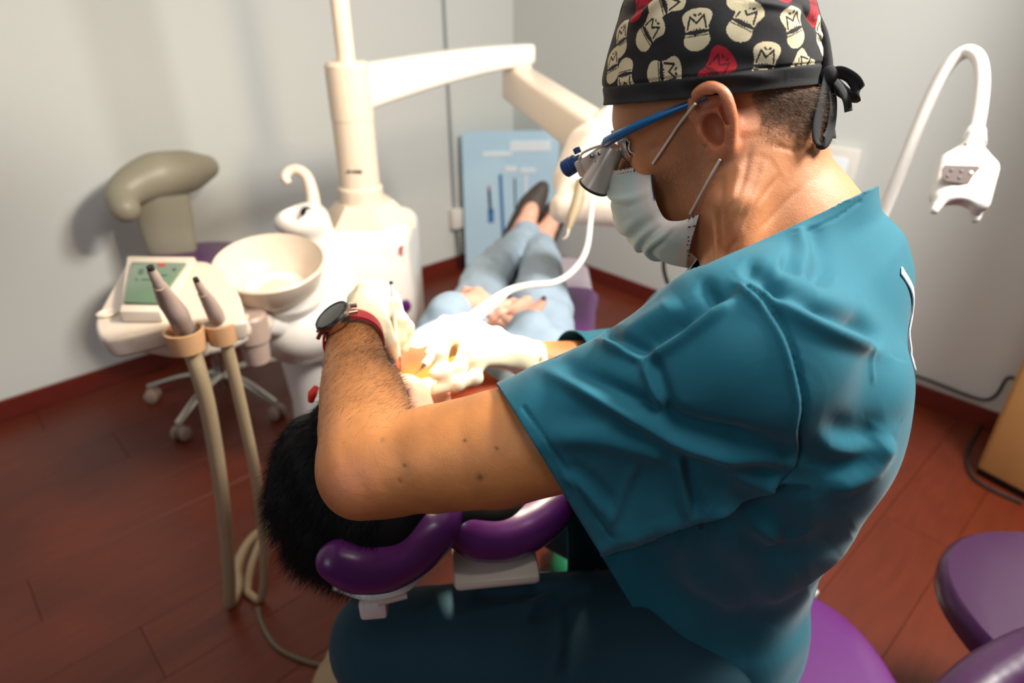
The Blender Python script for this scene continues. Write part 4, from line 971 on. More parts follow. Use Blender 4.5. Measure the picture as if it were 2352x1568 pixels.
# ================================================================== FACE MASK
mk_near = [(1499, 373), (1497, 400), (1503, 450), (1526, 500), (1560, 506), (1604, 490)]
mk_mid = [(1409, 386), (1404, 425), (1413, 480), (1452, 545), (1500, 578), (1592, 604)]
near = [Hp(*q, .066-.014*abs(i-2.5)/2.5) for i, q in enumerate(mk_near)]; near[-1] = Hp(1606, 492, .070); near[-2] = Hp(1562, 507, .070); mid = [Hp(*q, .004) for q in mk_mid]
mk = thing('face_mask', 'pale green pleated surgical mask over the man nose and chin', 'mask', mid[2])
NEARS = catmull(near, 10); MIDS = catmull(mid, 10); rows = []
nr = len(NEARS)
for i in range(nr):
    n0, m0 = NEARS[i], MIDS[i]; qn, qm = toH(n0), toH(m0); row = []
    for j in range(-20, 21):
        s_ = abs(j)/20; sgn = 1 if j >= 0 else -1
        y = qm[1]*(1-s_)+qn[1]*s_; bul = math.sqrt(max(0, 1-s_**2.2))
        x = qn[0]+(qm[0]-qn[0])*bul; z = qn[2]+(qm[2]-qn[2])*(bul**1.0)
        yy = sgn*(abs(qn[1])*s_**.95)
        row.append((x, yy, z))
    rows.append(row)
R = np.array(rows); 
VM = HC+R.reshape(-1, 3)@HA
iu = np.repeat(np.arange(nr), 41)/(nr-1); ju = np.tile(np.abs(np.arange(-20, 21))/20, nr)
FM = np.array([(i*41+j, i*41+j+1, (i+1)*41+j+1, (i+1)*41+j) for i in range(nr-1) for j in range(40)])
VM, FM2 = subdivide(VM, FM); iu2 = np.concatenate([iu, [0]*(len(VM)-len(iu))]) 
# recompute parameters on the subdivided grid by nearest original rows
E = np.vstack([FM[:, [i, (i+1) % 4]] for i in range(4)]); Uq = np.unique(np.sort(E, 1), axis=0)
iu2 = np.concatenate([iu, (iu[Uq[:, 0]]+iu[Uq[:, 1]])/2, iu[FM].mean(1)]); ju2 = np.concatenate([ju, (ju[Uq[:, 0]]+ju[Uq[:, 1]])/2, ju[FM].mean(1)])
NM = vnormals(VM, FM2); cen = HC; sgn = np.sign(((VM-H(.03, 0, -.06))*NM).sum(1).mean()) or 1
dm = np.zeros(len(VM))
for c_, w_ in ((.30, .035), (.48, .04), (.66, .035), (.80, .03)): dm += .0030*np.exp(-((iu2-c_-.05*np.sin(ju2*5+c_*9))/w_)**2)-.0024*np.exp(-((iu2-c_-.05-.05*np.sin(ju2*5+c_*9))/w_)**2)
dm += .0012*vnoise(VM, 14, 6)
dm *= np.clip((1-ju2)*6, 0, 1)
VM = VM+NM*(dm*sgn)[:, None]
CM = np.tile(s2l((200, 216, 206)), (len(VM), 1)); edge = (iu2 < .09) | (ju2 > .95) ; CM[edge] = s2l((226, 216, 204)); CM[(iu2 > .94)] = s2l((214, 208, 198))
link_mesh('mask_cloth', VM, FM2, M['mask'], mk, cols=CM, solid=.0012)
for a, b, nn in (((1420, 400), (1492, 386), 15), ((1418, 390), (1494, 378), 15), ((1490, 405), (1494, 455), 10), ((1498, 402), (1503, 455), 10), ((1596, 505), (1585, 588), 12), ((1586, 510), (1577, 585), 12)):
    g = G()
    for k in range(nn):
        px = a[0]+(b[0]-a[0])*k/(nn-1); py = a[1]+(b[1]-a[1])*k/(nn-1); r = nrm(ray(px, py)); W = VM-CAM; t = W@r; dist = np.linalg.norm(W-t[:, None]*r, axis=1)+(((VM-CAM)*NM*sgn).sum(1) > 0)*.05; i = np.argmin(dist)
        g.box(VM[i]-r*.0012, (.0008, .0008, .0005))
    ob('weld_line', g, M['darkink'], mk, smooth=False, angle=None)
def onhead(px, py, lift=.002):
    r = nrm(ray(px, py)); W = HV-CAM; t = W@r; dist = np.linalg.norm(W-t[:, None]*r, axis=1); m = dist < .003; i = np.where(m)[0][np.argmin(t[m])]
    return CAM+r*(t[i]-lift)
for pts in ([onhead(1499, 376), onhead(1530, 330, .003), onhead(1560, 285, .0035), onhead(1597, 238, .003)], [onhead(1585, 491), onhead(1605, 455, .004), onhead(1628, 412, .004), onhead(1654, 366, .003)]):
    ob('ear_loop', G().ctube(pts, .0013, seg=8), M['maskwhite'], mk); ob('ear_loop', G().ctube([mirrorH(q) for q in pts], .0013, seg=8), M['maskwhite'], mk)
# ================================================================== LOUPE GLASSES
gl = thing('magnifying_glasses', 'blue-framed glasses with metal magnifying loupes worn by the man', 'glasses', Hp(1400, 340, .03))
for sy in (1, -1):
    def g_(px, py, y): q = toH(Hp(px, py, abs(y))); return H(q[0], q[1]*sy, q[2])
    ob('temple', G().tube(catmull([g_(1622, 224, .080), g_(1560, 248, .081), g_(1480, 282, .078), g_(1418, 312, .071), g_(1394, 326, .062)], 5), [.0022, .0030, .0042, .0046, .0050], seg=12, flat=1.0, up=HU), M['blueframe'], gl)
    # lens: thin curved shell
    lc = g_(1425, 352, .034); rows = []
    lfr = nrm(HF*.93+HL*sy*.38)
    lx = nrm(np.cross(HU, lfr)); 
    for i in range(11):
        v = -1+2*i/10; row = []
        for j in range(13):
            u = -1+2*j/12; rr = math.sqrt(1-min(1, .35*u*u)*1)
            row.append(lc+lx*u*.027+HU*v*.018*math.sqrt(max(0, 1-abs(u)**4*.9))-lfr*(.008*u*u+.003*v*v))
        rows.append(row)
    ob('lens', G().grid(rows), M['glass'], gl, solid=.002)
    bd = [rows[0][j] for j in range(13)]+[rows[i][12] for i in range(1, 11)]+[rows[10][j] for j in range(11, -1, -1)]+[rows[i][0] for i in range(9, -1, -1)]
    ob('rim', G().tube(bd, .0010, seg=8, caps=False), M['loupe'], gl)
ob('bridge', G().ctube([H(.098, .012, .008), H(.108, 0, .012), H(.098, -.012, .008)], .002), M['blueframe'], gl)
ob('hinge_bar', G().ctube([Hp(1398, 322, .060), Hp(1388, 330, .04), Hp(1386, 335, .0)], .0032), M['blueframe'], gl)
for sy, kk in ((.030, 0), (-.030, 1)):
    a, b = Hp(1408, 345, sy), Hp(1362, 432, sy); ax = nrm(b-a); L_ = np.linalg.norm(b-a)
    lp = ob('loupe_barrel', G().lathe([(0, -.004), (.0105, -.004), (.0120, .004), (.0128, L_*.4), (.0155, L_*.85), (.0165, L_*.98), (.0155, L_), (.013, L_), (.0125, L_-.004), (0, L_-.003)], a, axis=ax, seg=36), M['loupe'], gl)
    ob('loupe_lens', G().lathe([(.0164, L_*.93), (.0169, L_*.94), (.0169, L_*.985), (.0160, L_)], a, axis=ax, seg=36), M['dark'], lp)
ob('loupe_bracket', G().box(Hp(1372, 362, .026), (.016, .010, .008), ax=[nrm(HF-.2*HU), HL, HU], bev=.003), M['loupe'], gl)
ob('loupe_bracket', G().box(Hp(1352, 378, .018), (.011, .012, .009), ax=[nrm(HF), HL, HU], bev=.003), M['loupe'], gl)
for q in ((1360, 358), (1378, 352), (1372, 372)): ob('screw', G().lathe([(0, 0), (.0022, 0), (.0022, .0015), (0, .0018)], Hp(*q, .038), axis=HL, seg=12), M['steel'], gl)
ob('light_cable', G().ctube([Hp(1395, 330, .045), Hp(1362, 340, .04), Hp(1338, 352, .034), Hp(1330, 366, .026)], .0013), M['loupe'], gl)
ka, kb = Hp(1334, 366, .014), Hp(1296, 390, .014); ax = nrm(kb-ka); L_ = np.linalg.norm(kb-ka)
ob('lamp_knob', G().lathe([(0, 0), (.0060, 0), (.0062, L_*.25), (.0092, L_*.28), (.0092, L_*.5), (.0098, L_*.52), (.0098, L_*.92), (.008, L_), (0, L_)], ka, axis=ax, seg=24), M['blueknob'], gl, angle=30)
ob('lamp_knob_screw', G().lathe([(0, 0), (.004, 0), (.004, .006), (0, .007)], Hp(1328, 352, .014), axis=HU, seg=12), M['blueknob'], gl)
# ================================================================== WATCH
wc = P(776, 742, .795); wax = nrm(wrL-P(820, 860, .76)); wn = nrm(-(P(776, 742, .8)-CAM)*.55+UP*.35-RT*.55)
wn = nrm(P(773, 738, .790)-P(820, 762, .832)); wn = nrm(wn-wax*(wn@wax))
wcen = P(812, 778, .822); wn = nrm(-RT*.45-DN*.60-FW*.65); wn = nrm(wn-wax*(wn@wax)*.7); wc = wcen+wn*.0385
ws = np.cross(wax, wn)
watch = thing('wristwatch', 'round black-faced smartwatch with red strap on the man left wrist', 'watch', wc)
cR = .0245
case = ob('watch_case', G().lathe([(0, -.006), (cR*.93, -.006), (cR*1.0, -.002), (cR*1.0, .003), (cR*.95, .0055), (cR*.88, .0062)], wc, axis=wn, seg=48), M['watch'], watch)
ob('bezel', G().lathe([(cR*.98, .0045), (cR*.93, .0065), (cR*.86, .0068), (cR*.84, .006)], wc, axis=wn, seg=48), M['hole'], watch)
ob('watch_face', G().lathe([(cR*.87, .0058), (cR*.5, .0062), (0, .0062)], wc, axis=wn, seg=48), M['watchglass'], watch)
for k in range(12):
    a = k*math.pi/6; ob('hour_mark', G().box(wc+wn*.0068+(ws*math.cos(a)+wax*math.sin(a))*cR*.90, (.0004, .0012, .0003), ax=[np.cross(nrm(ws*math.cos(a)+wax*math.sin(a)), wn), nrm(ws*math.cos(a)+wax*math.sin(a)), wn]), M['steel'], watch, smooth=False, angle=None)
for sg in (-1, 1):
    for t in (-.0095, .0095): ob('lug', G().tube([wc+ws*sg*cR*.8+wax*t-wn*.001, wc+ws*sg*cR*1.22+wax*t*.9-wn*.007], .0026), M['watch'], watch)
R_ = .0350
def strapring(a0, a1, n=30):
    rows = []
    bx = nrm(wc-wcen); bx = nrm(bx-wax*(bx@wax)); by = np.cross(wax, bx); rr = []
    for i in range(n+1):
        a = a0+(a1-a0)*i/n; rad = nrm(bx*math.cos(a)+by*math.sin(a)); c = wcen+rad*R_+wax*((wc-wcen)@wax)
        rr.append([c-wax*.0105, c-wax*.0105+rad*.0028, c+wax*.0105+rad*.0028, c+wax*.0105, c-wax*.0105])
    return G().grid(rr)
ob('strap', strapring(.50, 2*math.pi-.50), M['redstrap'], watch)
# hand instrument in the left hand, handpiece in the right
inst = thing('dental_mirror', 'slender white dental instrument held in the man left gloved hand', 'instrument', P(918, 842, .905))
ob('instrument_handle', G().tube(catmull([P(899, 652, .90), P(906, 720, .905), P(912, 790, .908), P(917, 818, .908)], 4), [.0022, .0036, .0040, .0026], seg=12), M['white'], inst)
ob('instrument_tip', G().ctube([P(917, 815, .908), P(920, 840, .912), P(916, 858, .918)], [.0012, .0009, .0006]), M['steel'], inst)
ob('instrument_end', G().tube([P(899, 653, .90), P(898, 646, .90)], .0024), M['dark'], inst)
hpc = thing('handpiece', 'white dental handpiece held in the man right gloved hand with its hose attached', 'handpiece', P(965, 852, .93))
ob('handpiece_body', G().tube(catmull([P(1150, 682, 1.08), P(1110, 712, 1.05), P(1060, 748, 1.00), P(1015, 792, .95), P(975, 838, .925)], 5), [.0090, .0105, .0095, .0080, .0055], seg=20), M['white'], hpc)
ob('handpiece_tip', G().ctube([P(976, 836, .925), P(962, 852, .925), P(955, 858, .93)], [.003, .0014, .0008]), M['steel'], hpc)
ob('hose', G().ctube([P(1140, 690, 1.075), P(1172, 666, 1.11), P(1215, 655, 1.16), P(1275, 648, 1.22), P(1318, 620, 1.28), P(1346, 575, 1.34), P(1356, 510, 1.42), P(1360, 440, 1.50), P(1362, 380, 1.55)], [.0085, .0068, .0065, .0065, .0065, .0065, .006, .006, .006], seg=14), M['white'], hpc)
# instruments hanging at the tray
sc2 = thing('scaler', 'beige scaler handpiece with hooked tip hanging behind the loupes', 'instrument', P(1296, 548, 1.40))
ob('scaler_body', G().tube(catmull([P(1336, 415, 1.42), P(1324, 470, 1.41), P(1313, 500, 1.405), P(1306, 525, 1.40)], 4), [.0115, .0125, .0100, .0048], seg=18), M['beige'], sc2)
ob('scaler_tip', G().ctube([P(1306, 523, 1.40), P(1302, 542, 1.40), P(1293, 549, 1.40)], [.0042, .0022, .0012]), M['cream'], sc2)
ob('hose', G().ctube([P(1336, 418, 1.42), P(1352, 360, 1.45), P(1380, 290, 1.50), P(1402, 235, 1.55)], .0052), M['white'], sc2)
ob('hose', G().ctube([P(1346, 420, 1.44), P(1366, 350, 1.48), P(1392, 285, 1.53), P(1410, 240, 1.56)], .0048), M['white'], sc2)
s3 = thing('air_syringe', 'white syringe with hooked metal tip hanging below the mask', 'instrument', P(1585, 655, 1.5))
ob('syringe_body', G().tube(catmull([P(1612, 565, 1.5), P(1600, 598, 1.5), P(1594, 618, 1.5)], 4), [.013, .012, .010], seg=16), M['white'], s3)
ob('hose', G().ctube([P(1612, 567, 1.5), P(1628, 520, 1.52), P(1606, 478, 1.55), P(1548, 470, 1.59)], .0055), M['white'], s3)
ob('syringe_collar', G().tube([P(1594, 616, 1.5), P(1586, 640, 1.5)], [.009, .005], seg=16), M['dark'], s3)
ob('syringe_tip', G().ctube([P(1587, 638, 1.5), P(1583, 650, 1.5), P(1588, 656, 1.5), P(1582, 656, 1.5)], .002), M['steel'], s3)
tag(ob('instrument_cable', G().ctube([P(1524, 590, 1.9), P(1526, 625, 1.92), P(1540, 660, 1.95), P(1575, 690, 2.0), P(1640, 720, 2.1)], .006, seg=8), M['blackcable']), 'dark curved cord hanging in front of the right wall below the mask', 'cord')
# ================================================================== THE PATIENT
pat = thing('person', 'patient in a pale blue suit and black pumps lying in the dental chair', 'person', (0, 1.4, .63))
PC = P(858, 1080, .84)+np.array([.012, .01, -.012])
PU = nrm([-.14, -.97, -.12]); PF = nrm(np.array([0.02, -.13, .98])); PF = nrm(PF-PU*(PF@PU)); PLt = np.cross(PF, PU)*-1
PA = np.array([PF, PLt, PU])
def Hh_(x, y, z): return PC+PF*x+PLt*y+PU*z
S = SDF()
S.ell(Hh_(-.006, 0, .018), (.090, .072, .086), PA); S.ell(Hh_(.03, 0, -.03), (.056, .054, .080), PA, k=.03); S.ell(Hh_(.060, 0, -.085), (.026, .030, .026), PA, k=.02)
S.path([Hh_(.078, 0, .0), Hh_(.098, 0, -.036)], [.008, .010], k=.012)
for sy in (-1, 1):
    S.path([Hh_(0, sy*.052, -.05), Hh_(.058, sy*.016, -.098)], [.016, .014], k=.03); S.ell(Hh_(.082, sy*.030, -.004), (.012, .013, .009), PA, k=.01, op='s'); S.ell(Hh_(.07, sy*.03, -.006), (.011, .011, .011), PA, k=.003)
    S.path([Hh_(.004, sy*.074, .022), Hh_(-.012, sy*.083, .024), Hh_(-.018, sy*.084, .0), Hh_(-.006, sy*.077, -.028)], [.005, .005, .005, .006], k=.006, n=3); S.ell(Hh_(-.008, sy*.074, 0), (.014, .006, .024), PA, k=.006)
S.ell(Hh_(.086, 0, -.066), (.008, .022, .006), PA, k=.005); S.ell(Hh_(.084, 0, -.080), (.008, .019, .006), PA, k=.005)
S.path([Hh_(-.02, 0, -.05), Hh_(-.03, 0, -.14), [-.10, .95, .83]], [.050, .048, .06], k=.03)
S.path([[-.10, .95, .80], [-.05, 1.15, .76], [-.02, 1.38, .70]], [.07, .09, .06], k=.03); S.path([[-.02, 1.38, .70], P(1066, 785, 1.47)*[1, 1, 0]+[0, 0, .70], P(1114, 645, 1.88), P(1200, 545, 2.30)], [.06, .05, .035, .03], k=.02); S.path([[-.02, 1.38, .70], P(1238, 800, 1.45)*[1, 1, 0]+[0, 0, .70], P(1243, 640, 1.88), P(1243, 560, 2.26)], [.06, .05, .035, .03], k=.02)
# hands resting on the lap
lw, rw = P(1040, 712, 1.34), P(1215, 775, 1.285)
S.path([[-.20, .98, .82], [-.17, 1.16, .78], lw], [.045, .038, .026], k=.02); S.path([[.14, .98, .80], [.19, 1.15, .76], rw], [.045, .038, .026], k=.02)
h1_ = dict(wrist=P(1065, 705, 1.42), mcps=[P(1098, 672, 1.44), P(1108, 684, 1.425), P(1115, 698, 1.415), P(1112, 712, 1.41)],
     fingers=[[P(1072, 668, 1.46), P(1062, 680, 1.46), P(1066, 690, 1.45)], [P(1130, 690, 1.43), P(1140, 702, 1.425), P(1135, 712, 1.42)], [P(1136, 706, 1.415), P(1144, 716, 1.41), P(1136, 724, 1.41)], [P(1130, 722, 1.41), P(1136, 730, 1.405), P(1128, 736, 1.405)]],
     thumb=[P(1085, 690, 1.42), P(1100, 705, 1.405), P(1118, 716, 1.40)])
h2_ = dict(wrist=P(1212, 750, 1.38), mcps=[P(1228, 712, 1.41), P(1212, 703, 1.42), P(1194, 702, 1.42), P(1178, 712, 1.41)],
     fingers=[[P(1240, 702, 1.42), P(1245, 694, 1.43), P(1248, 688, 1.43)], [P(1212, 690, 1.44), P(1204, 692, 1.44), P(1202, 700, 1.43)], [P(1180, 694, 1.44), P(1162, 698, 1.43), P(1152, 704, 1.42)], [P(1168, 712, 1.41), P(1150, 718, 1.40), P(1142, 722, 1.40)]],
     thumb=[P(1188, 738, 1.37), P(1170, 736, 1.365), P(1160, 732, 1.37)])
for h_ in (h1_, h2_):
    sc = lambda q: CAM+(q-CAM)*.945
    h_['wrist'] = sc(h_['wrist']); h_['mcps'] = [sc(q) for q in h_['mcps']]; h_['fingers'] = [[sc(q) for q in f] for f in h_['fingers']]; h_['thumb'] = [sc(q) for q in h_['thumb']]
hand(S, palm=.0145, **h1_); hand(S, palm=.0145, **h2_)
# feet
for heel, toe, ank in (((1183, 545, 2.36), (1228, 455, 2.42), (1206, 520, 2.36)), ((1246, 560, 2.34), (1276, 490, 2.42), (1248, 540, 2.34))):
    S.path([P(*ank)+[0, -.10, -.02], P(*ank), P(*toe)*.45+P(*ank)*.55+[0, -.012, .0], P(*toe)], [.036, .034, .032, .022], k=.02); S.cone(P(*ank), P(*heel), .034, .030, k=.02)
V, Q = S.mesh(.0042, 3)
PCc = np.tile(s2l((226, 170, 146)), (len(V), 1))
mp_ = M['skinp']; link_mesh('body', V, Q, mp_, pat)
tag_n = ob('fingernail', G().lathe([(0, 0), (.0055, .001), (.0045, .004), (0, .005)], P(1249, 686, 1.345), axis=nrm([.2, -.5, .8]), seg=12), M['nail'], pat)
ob('fingernail', G().lathe([(0, 0), (.0048, .001), (.004, .004), (0, .005)], P(1063, 684, 1.364), axis=nrm([.0, -.5, .8]), seg=12), M['nail'], pat)
# hair
S = SDF(); S.ell(Hh_(-.026, 0, .034), (.095, .088, .092), PA, k=.03); S.ell(Hh_(-.035, .03, -.02), (.085, .085, .09), PA, k=.04)
S.path([P(800, 990, .87), P(750, 1060, .87), P(725, 1140, .86), P(752, 1225, .84), P(805, 1265, .82)], [.050, .066, .062, .052, .035], k=.05)
S.path([P(900, 1200, .80), P(1040, 1190, .84), P(1180, 1180, .88), P(1270, 1150, .92)], [.040, .034, .030, .02], k=.03)
S.ell(Hh_(.07, 0, -.05), (.06, .07, .095), PA, k=.015, op='s')
V, Q = S.mesh(.006, 4); N_ = vnormals(V, Q)
V = V+N_*(vnoise(V*[1, .4, 1], 14, 2)*.0018)[:, None]; hair = link_mesh('hair', V, Q, M['hair'], pat)
n_ = 12000; _w = (proj(V)[0][:, 0] < 880).astype(float); idx = rg.choice(len(V), n_, p=_w/_w.sum()); ctr_ = PC
tang = np.cross(N_[idx], nrm([.2, .5, -.8])); dirn = N_[idx]*.22+np.array([-.35, -.30, -.75])+rg.normal(size=(n_, 3))*.22; dirn -= N_[idx]*np.minimum((dirn*N_[idx]).sum(1), 0)[:, None]*.9; dirn /= np.linalg.norm(dirn, axis=1)[:, None]
strands('loose_hair', V[idx], dirn, .020, .00022, M['hair'], pat, .3, 8)
ob('lit_ear', G().ctube([P(714, 922, .90), P(718, 904, .895), P(727, 888, .90)], [.004, .0065, .004], seg=14), M['ear'], pat)  # the patient's ear, with the lamp's glow put into its red
# jacket
S = SDF()
S.path([[-.10, .98, .83], [-.06, 1.12, .75], [-.02, 1.27, .68]], [.12, .105, .085], k=.05); S.cone([-.19, .99, .80], [.14, .99, .80], .085, .085, k=.05); S.cone([-.11, 1.27, .70], [.12, 1.27, .70], .075, .075, k=.03)
S.path([[-.21, .98, .82], [-.175, 1.14, .79], lw+[-.012, -.04, -.0], lw], [.062, .056, .045, .042], k=.03, n=3)
S.path([[.15, .98, .82], [.205, 1.10, .77], rw+[.02, -.06, 0], rw+[.0, .012, .002]], [.062, .056, .052, .048], k=.03, n=3)
V, Q = S.mesh(.007, 4); V, Q = subdivide(V, Q); V = relax(V, Q, 2); N_ = vnormals(V, Q); V = V+N_*(vnoise(V*[1, .6, 1], 7, 21)*.0022+vnoise(V, 18, 22)*.001)[:, None]
link_mesh('jacket', V, Q, M['denim'], pat)
# trousers: knees apart, shins meeting at the crossed ankles
S = SDF()
kL, kR = P(1114, 645, 1.88), P(1243, 640, 1.88); aL, aR = P(1200, 545, 2.30), P(1243, 560, 2.26)
hL_, hR_ = P(1066, 785, 1.47), P(1238, 800, 1.45); hL_[2] = .70; hR_[2] = .70
S.path([hL_, (hL_+kL)/2, kL], [.086, .080, .064], k=.012, n=3); S.path([hR_, (hR_+kR)/2, kR], [.090, .084, .066], k=.012, n=3); S.cone(hL_, hR_, .080, .080, k=.03)
S.path([kL, (kL+aL)/2, aL], [.065, .058, .044], k=.008, n=3); S.path([kR, (kR+aR)/2, aR], [.067, .060, .042], k=.008, n=3)
S.cone(P(1190, 590, 2.14), P(1212, 535, 2.31), .050, .046, k=.02)
V, Q = S.mesh(.007, 4); V, Q = subdivide(V, Q); V = relax(V, Q, 2); N_ = vnormals(V, Q); V = V+N_*(vnoise(V, 8, 31)*.003+vnoise(V*[1, .5, 1], 20, 32)*.0012)[:, None]
link_mesh('trousers', V, Q, M['denim'], pat)
# pointed pumps
def pump(toe, heel, side_px, d0):
    """pointed shoe, toes up, seen from above the shin"""
    S = SDF(); toe, heel = np.array(toe), np.array(heel); ball = toe*.62+heel*.38
    S.path([heel, heel*.7+ball*.3, ball, toe*.8+ball*.2, toe], [.040, .042, .050, .028, .008], k=.02, n=4)
    return S
for toe, heel, open_ in ((P(1250, 424, 2.42), P(1178, 558, 2.40), P(1215, 500, 2.30)), (P(1281, 464, 2.46), P(1252, 568, 2.42), P(1243, 520, 2.30))):
    S = pump(toe+[0, .0, 0], heel+[-.012, .02, -.012], 0, 0); S.ell(open_+np.array([.0, -.015, .0]), (.044, .054, .070), k=.008, op='s')
    V, Q = S.mesh(.0045, 3); link_mesh('shoe', V, Q, M['shoe'], pat)
# bib lying on the chest
bibc = [PZ(918, 800, .955), PZ(1002, 782, .955), PZ(1145, 868, .95), PZ(1180, 905, .95), PZ(1010, 930, .955), PZ(900, 900, .955)]
bq = [P(893, 806, 1.03), P(1003, 783, 1.06), P(1165, 880, 1.03), P(960, 985, .97)]; n1 = 40; BVv = []; 
for i_ in range(n1+1):
    for j_ in range(n1+1):
        u_, v_ = i_/n1, j_/n1; q_ = (bq[0]*(1-u_)+bq[1]*u_)*(1-v_)+(bq[3]*(1-u_)+bq[2]*u_)*v_; BVv.append(q_+UP*.006*math.sin(u_*7+v_*4))
BVv = np.array(BVv); BF = np.array([(i_*(n1+1)+j_, i_*(n1+1)+j_+1, (i_+1)*(n1+1)+j_+1, (i_+1)*(n1+1)+j_) for i_ in range(n1) for j_ in range(n1)])
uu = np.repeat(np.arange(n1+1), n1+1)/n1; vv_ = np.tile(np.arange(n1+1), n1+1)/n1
lampglow = np.clip(1.25-np.abs(vv_-.52+.12*(uu-.5))/.30, 0, 1)[:, None]; lampglow = lampglow*lampglow*(3-2*lampglow)  # yellow zone: glow of the operating lamp painted into the bib colour
BC = np.array(s2l((168, 72, 34)))*(1-lampglow)+np.array(s2l((132, 118, 14)))*lampglow
bo = link_mesh('dental_bib', BVv, BF, M['bib'], cols=BC, solid=.0015); tag(bo, 'orange paper bib with painted yellow lamp glow spread over the patient chest under the gloved hands', 'bib')
# ================================================================== WHITENING LAMP
wl = thing('whitening_lamp', 'white gooseneck whitening lamp with grey keypad in front of the right wall', 'lamp', (1.10, 1.55, 0))
gn = [P(1900, 830, 1.50), P(1960, 660, 1.42), P(2020, 510, 1.36), P(2065, 400, 1.32), P(2130, 240, 1.27), P(2175, 155, 1.24), P(2215, 120, 1.22), P(2245, 130, 1.20), P(2256, 175, 1.19), P(2252, 240, 1.18), P(2241, 305, 1.17)]
ob('gooseneck', G().ctube(gn, .0122, seg=18), M['white'], wl)
hdn = nrm(P(2208, 420, 1.15)-P(2240, 300, 1.17)); hx = nrm(RT*.93+DN*.08+FW*-.3); hx = nrm(hx-hdn*(hx@hdn)); hz = np.cross(hx, hdn)
if hz@FW > 0: hz = -hz
def W3(px, py, o): return P(px, py, 1.155)+hz*o
hout = [(2222, 305), (2256, 303), (2258, 345), (2272, 372), (2280, 410), (2276, 440), (2258, 480), (2252, 500), (2238, 508), (2226, 500), (2222, 482), (2196, 472), (2168, 478), (2140, 492), (2136, 484), (2150, 440), (2152, 400), (2165, 380), (2195, 352), (2214, 330)]
_S = SDF(); _ax = [hx, hdn, hz]
_S.box(W3(2213, 420, 0), (.047, .050, .0185), _ax, r=.017, k=.01)
_S.cone(W3(2240, 312, 0), W3(2222, 372, 0), .0145, .0175, k=.01)
_S.cone(W3(2172, 440, 0), W3(2146, 484, .003), .0165, .008, k=.006); _S.cone(W3(2256, 430, 0), W3(2238, 500, 0), .0175, .0095, k=.006)
_S.ell(W3(2222, 388, 0), (.040, .050, .017), _ax, k=.012)
_S.ell(W3(2190, 512, 0), (.030, .034, .06), _ax, k=.006, op='s')
_V, _Q = _S.mesh(.0022, 4); hd_ = link_mesh('lamp_shell', _V, _Q, M['white'], wl)
ob('lamp_neck', G().tube([P(2241, 300, 1.17), P(2236, 330, 1.16)], [.016, .020], seg=18), M['white'], hd_)
kp4 = [W3(2160, 396, .0240), W3(2236, 398, .0240), W3(2243, 410, .0240), W3(2242, 436, .0240), W3(2230, 442, .0240), W3(2162, 432, .0240), W3(2153, 424, .0240), W3(2154, 404, .0240)]
kpd = ob('keypad', G().prism(kp4, .0015), M['keypad'], hd_, smooth=False, angle=None)
for (x, y, m) in ((2174, 407, 'dark'), (2196, 409, 'dark'), (2217, 413, 'chrome'), (2165, 420, 'dark'), (2192, 424, 'dark'), (2228, 428, 'chrome')):
    ob('key', G().lathe([(0, 0), (.0035, 0), (.003, .0018), (0, .002)], W3(x, y, .0244), axis=hz, seg=14), M[m], hd_)
ob('lamp_vent', G().lathe([(0, 0), (.0025, 0), (0, .001)], W3(2208, 347, .0205), axis=hz, seg=10), M['hole'], hd_)
ob('brand_mark', G().prism([W3(2200, 453, .0207), W3(2224, 454, .0207), W3(2224, 458, .0207), W3(2200, 457, .0207)], .0006), M['darkink'], hd_, smooth=False, angle=None)
base_ = np.array([.95, 1.75, 0])
ob('stand_post', G().ctube([gn[0], gn[0]+[-.02, .03, -.15], [gn[0][0], gn[0][1]+.03, .35], [gn[0][0], gn[0][1]+.03, .03]], .016), M['white'], wl)
for k in range(4):
    a = k*math.pi/2+.6; c = np.array([gn[0][0], gn[0][1]+.03, 0]); d = np.array([math.cos(a), math.sin(a), 0])
    ob('foot', G().tube([c+UP*.045, c+d*.15+UP*.03], [.018, .012]), M['white'], wl)
# ================================================================== RIGHT SIDE: cabinet, stools, cables, orange box
cz = PZ(2236, 1085, .0); cdir = nrm((PZ(2352, 1147, 0)-cz)*[1, 1, 0]); cn2 = np.array([-cdir[1], cdir[0], 0]); 
cab = thing('wooden_cabinet', 'beech wood cabinet with dark plinth at the right edge by the wall', 'cabinet', cz)
ctr_ = cz+cdir*.30+cn2*.14
ob('cabinet_body', G().box(ctr_+UP*.42, (.30, .14, .40), ax=[cdir, cn2, UP], bev=.012), M['wood'], cab)
ob('plinth', G().box(ctr_+UP*.012+cdir*.0, (.295, .135, .012), ax=[cdir, cn2, UP], bev=.004), M['hole'], cab)
ob('door', G().box(cz+cdir*.30-cn2*.008+UP*.42, (.285, .008, .385), ax=[cdir, cn2, UP], bev=.006), M['wood'], cab)
s = SDF()
ds = thing('stool', 'purple stool the man sits on, its seat edge showing behind his back', 'stool', (.33, .60, 0))
rows = []
def squircle(c, rx, ry, z, n=48, e=.75):
    return [[c[0]+rx*math.copysign(abs(math.cos(t))**e, math.cos(t)), c[1]+ry*math.copysign(abs(math.sin(t))**e, math.sin(t)), z] for t in [2*math.pi*k/n for k in range(n)]]
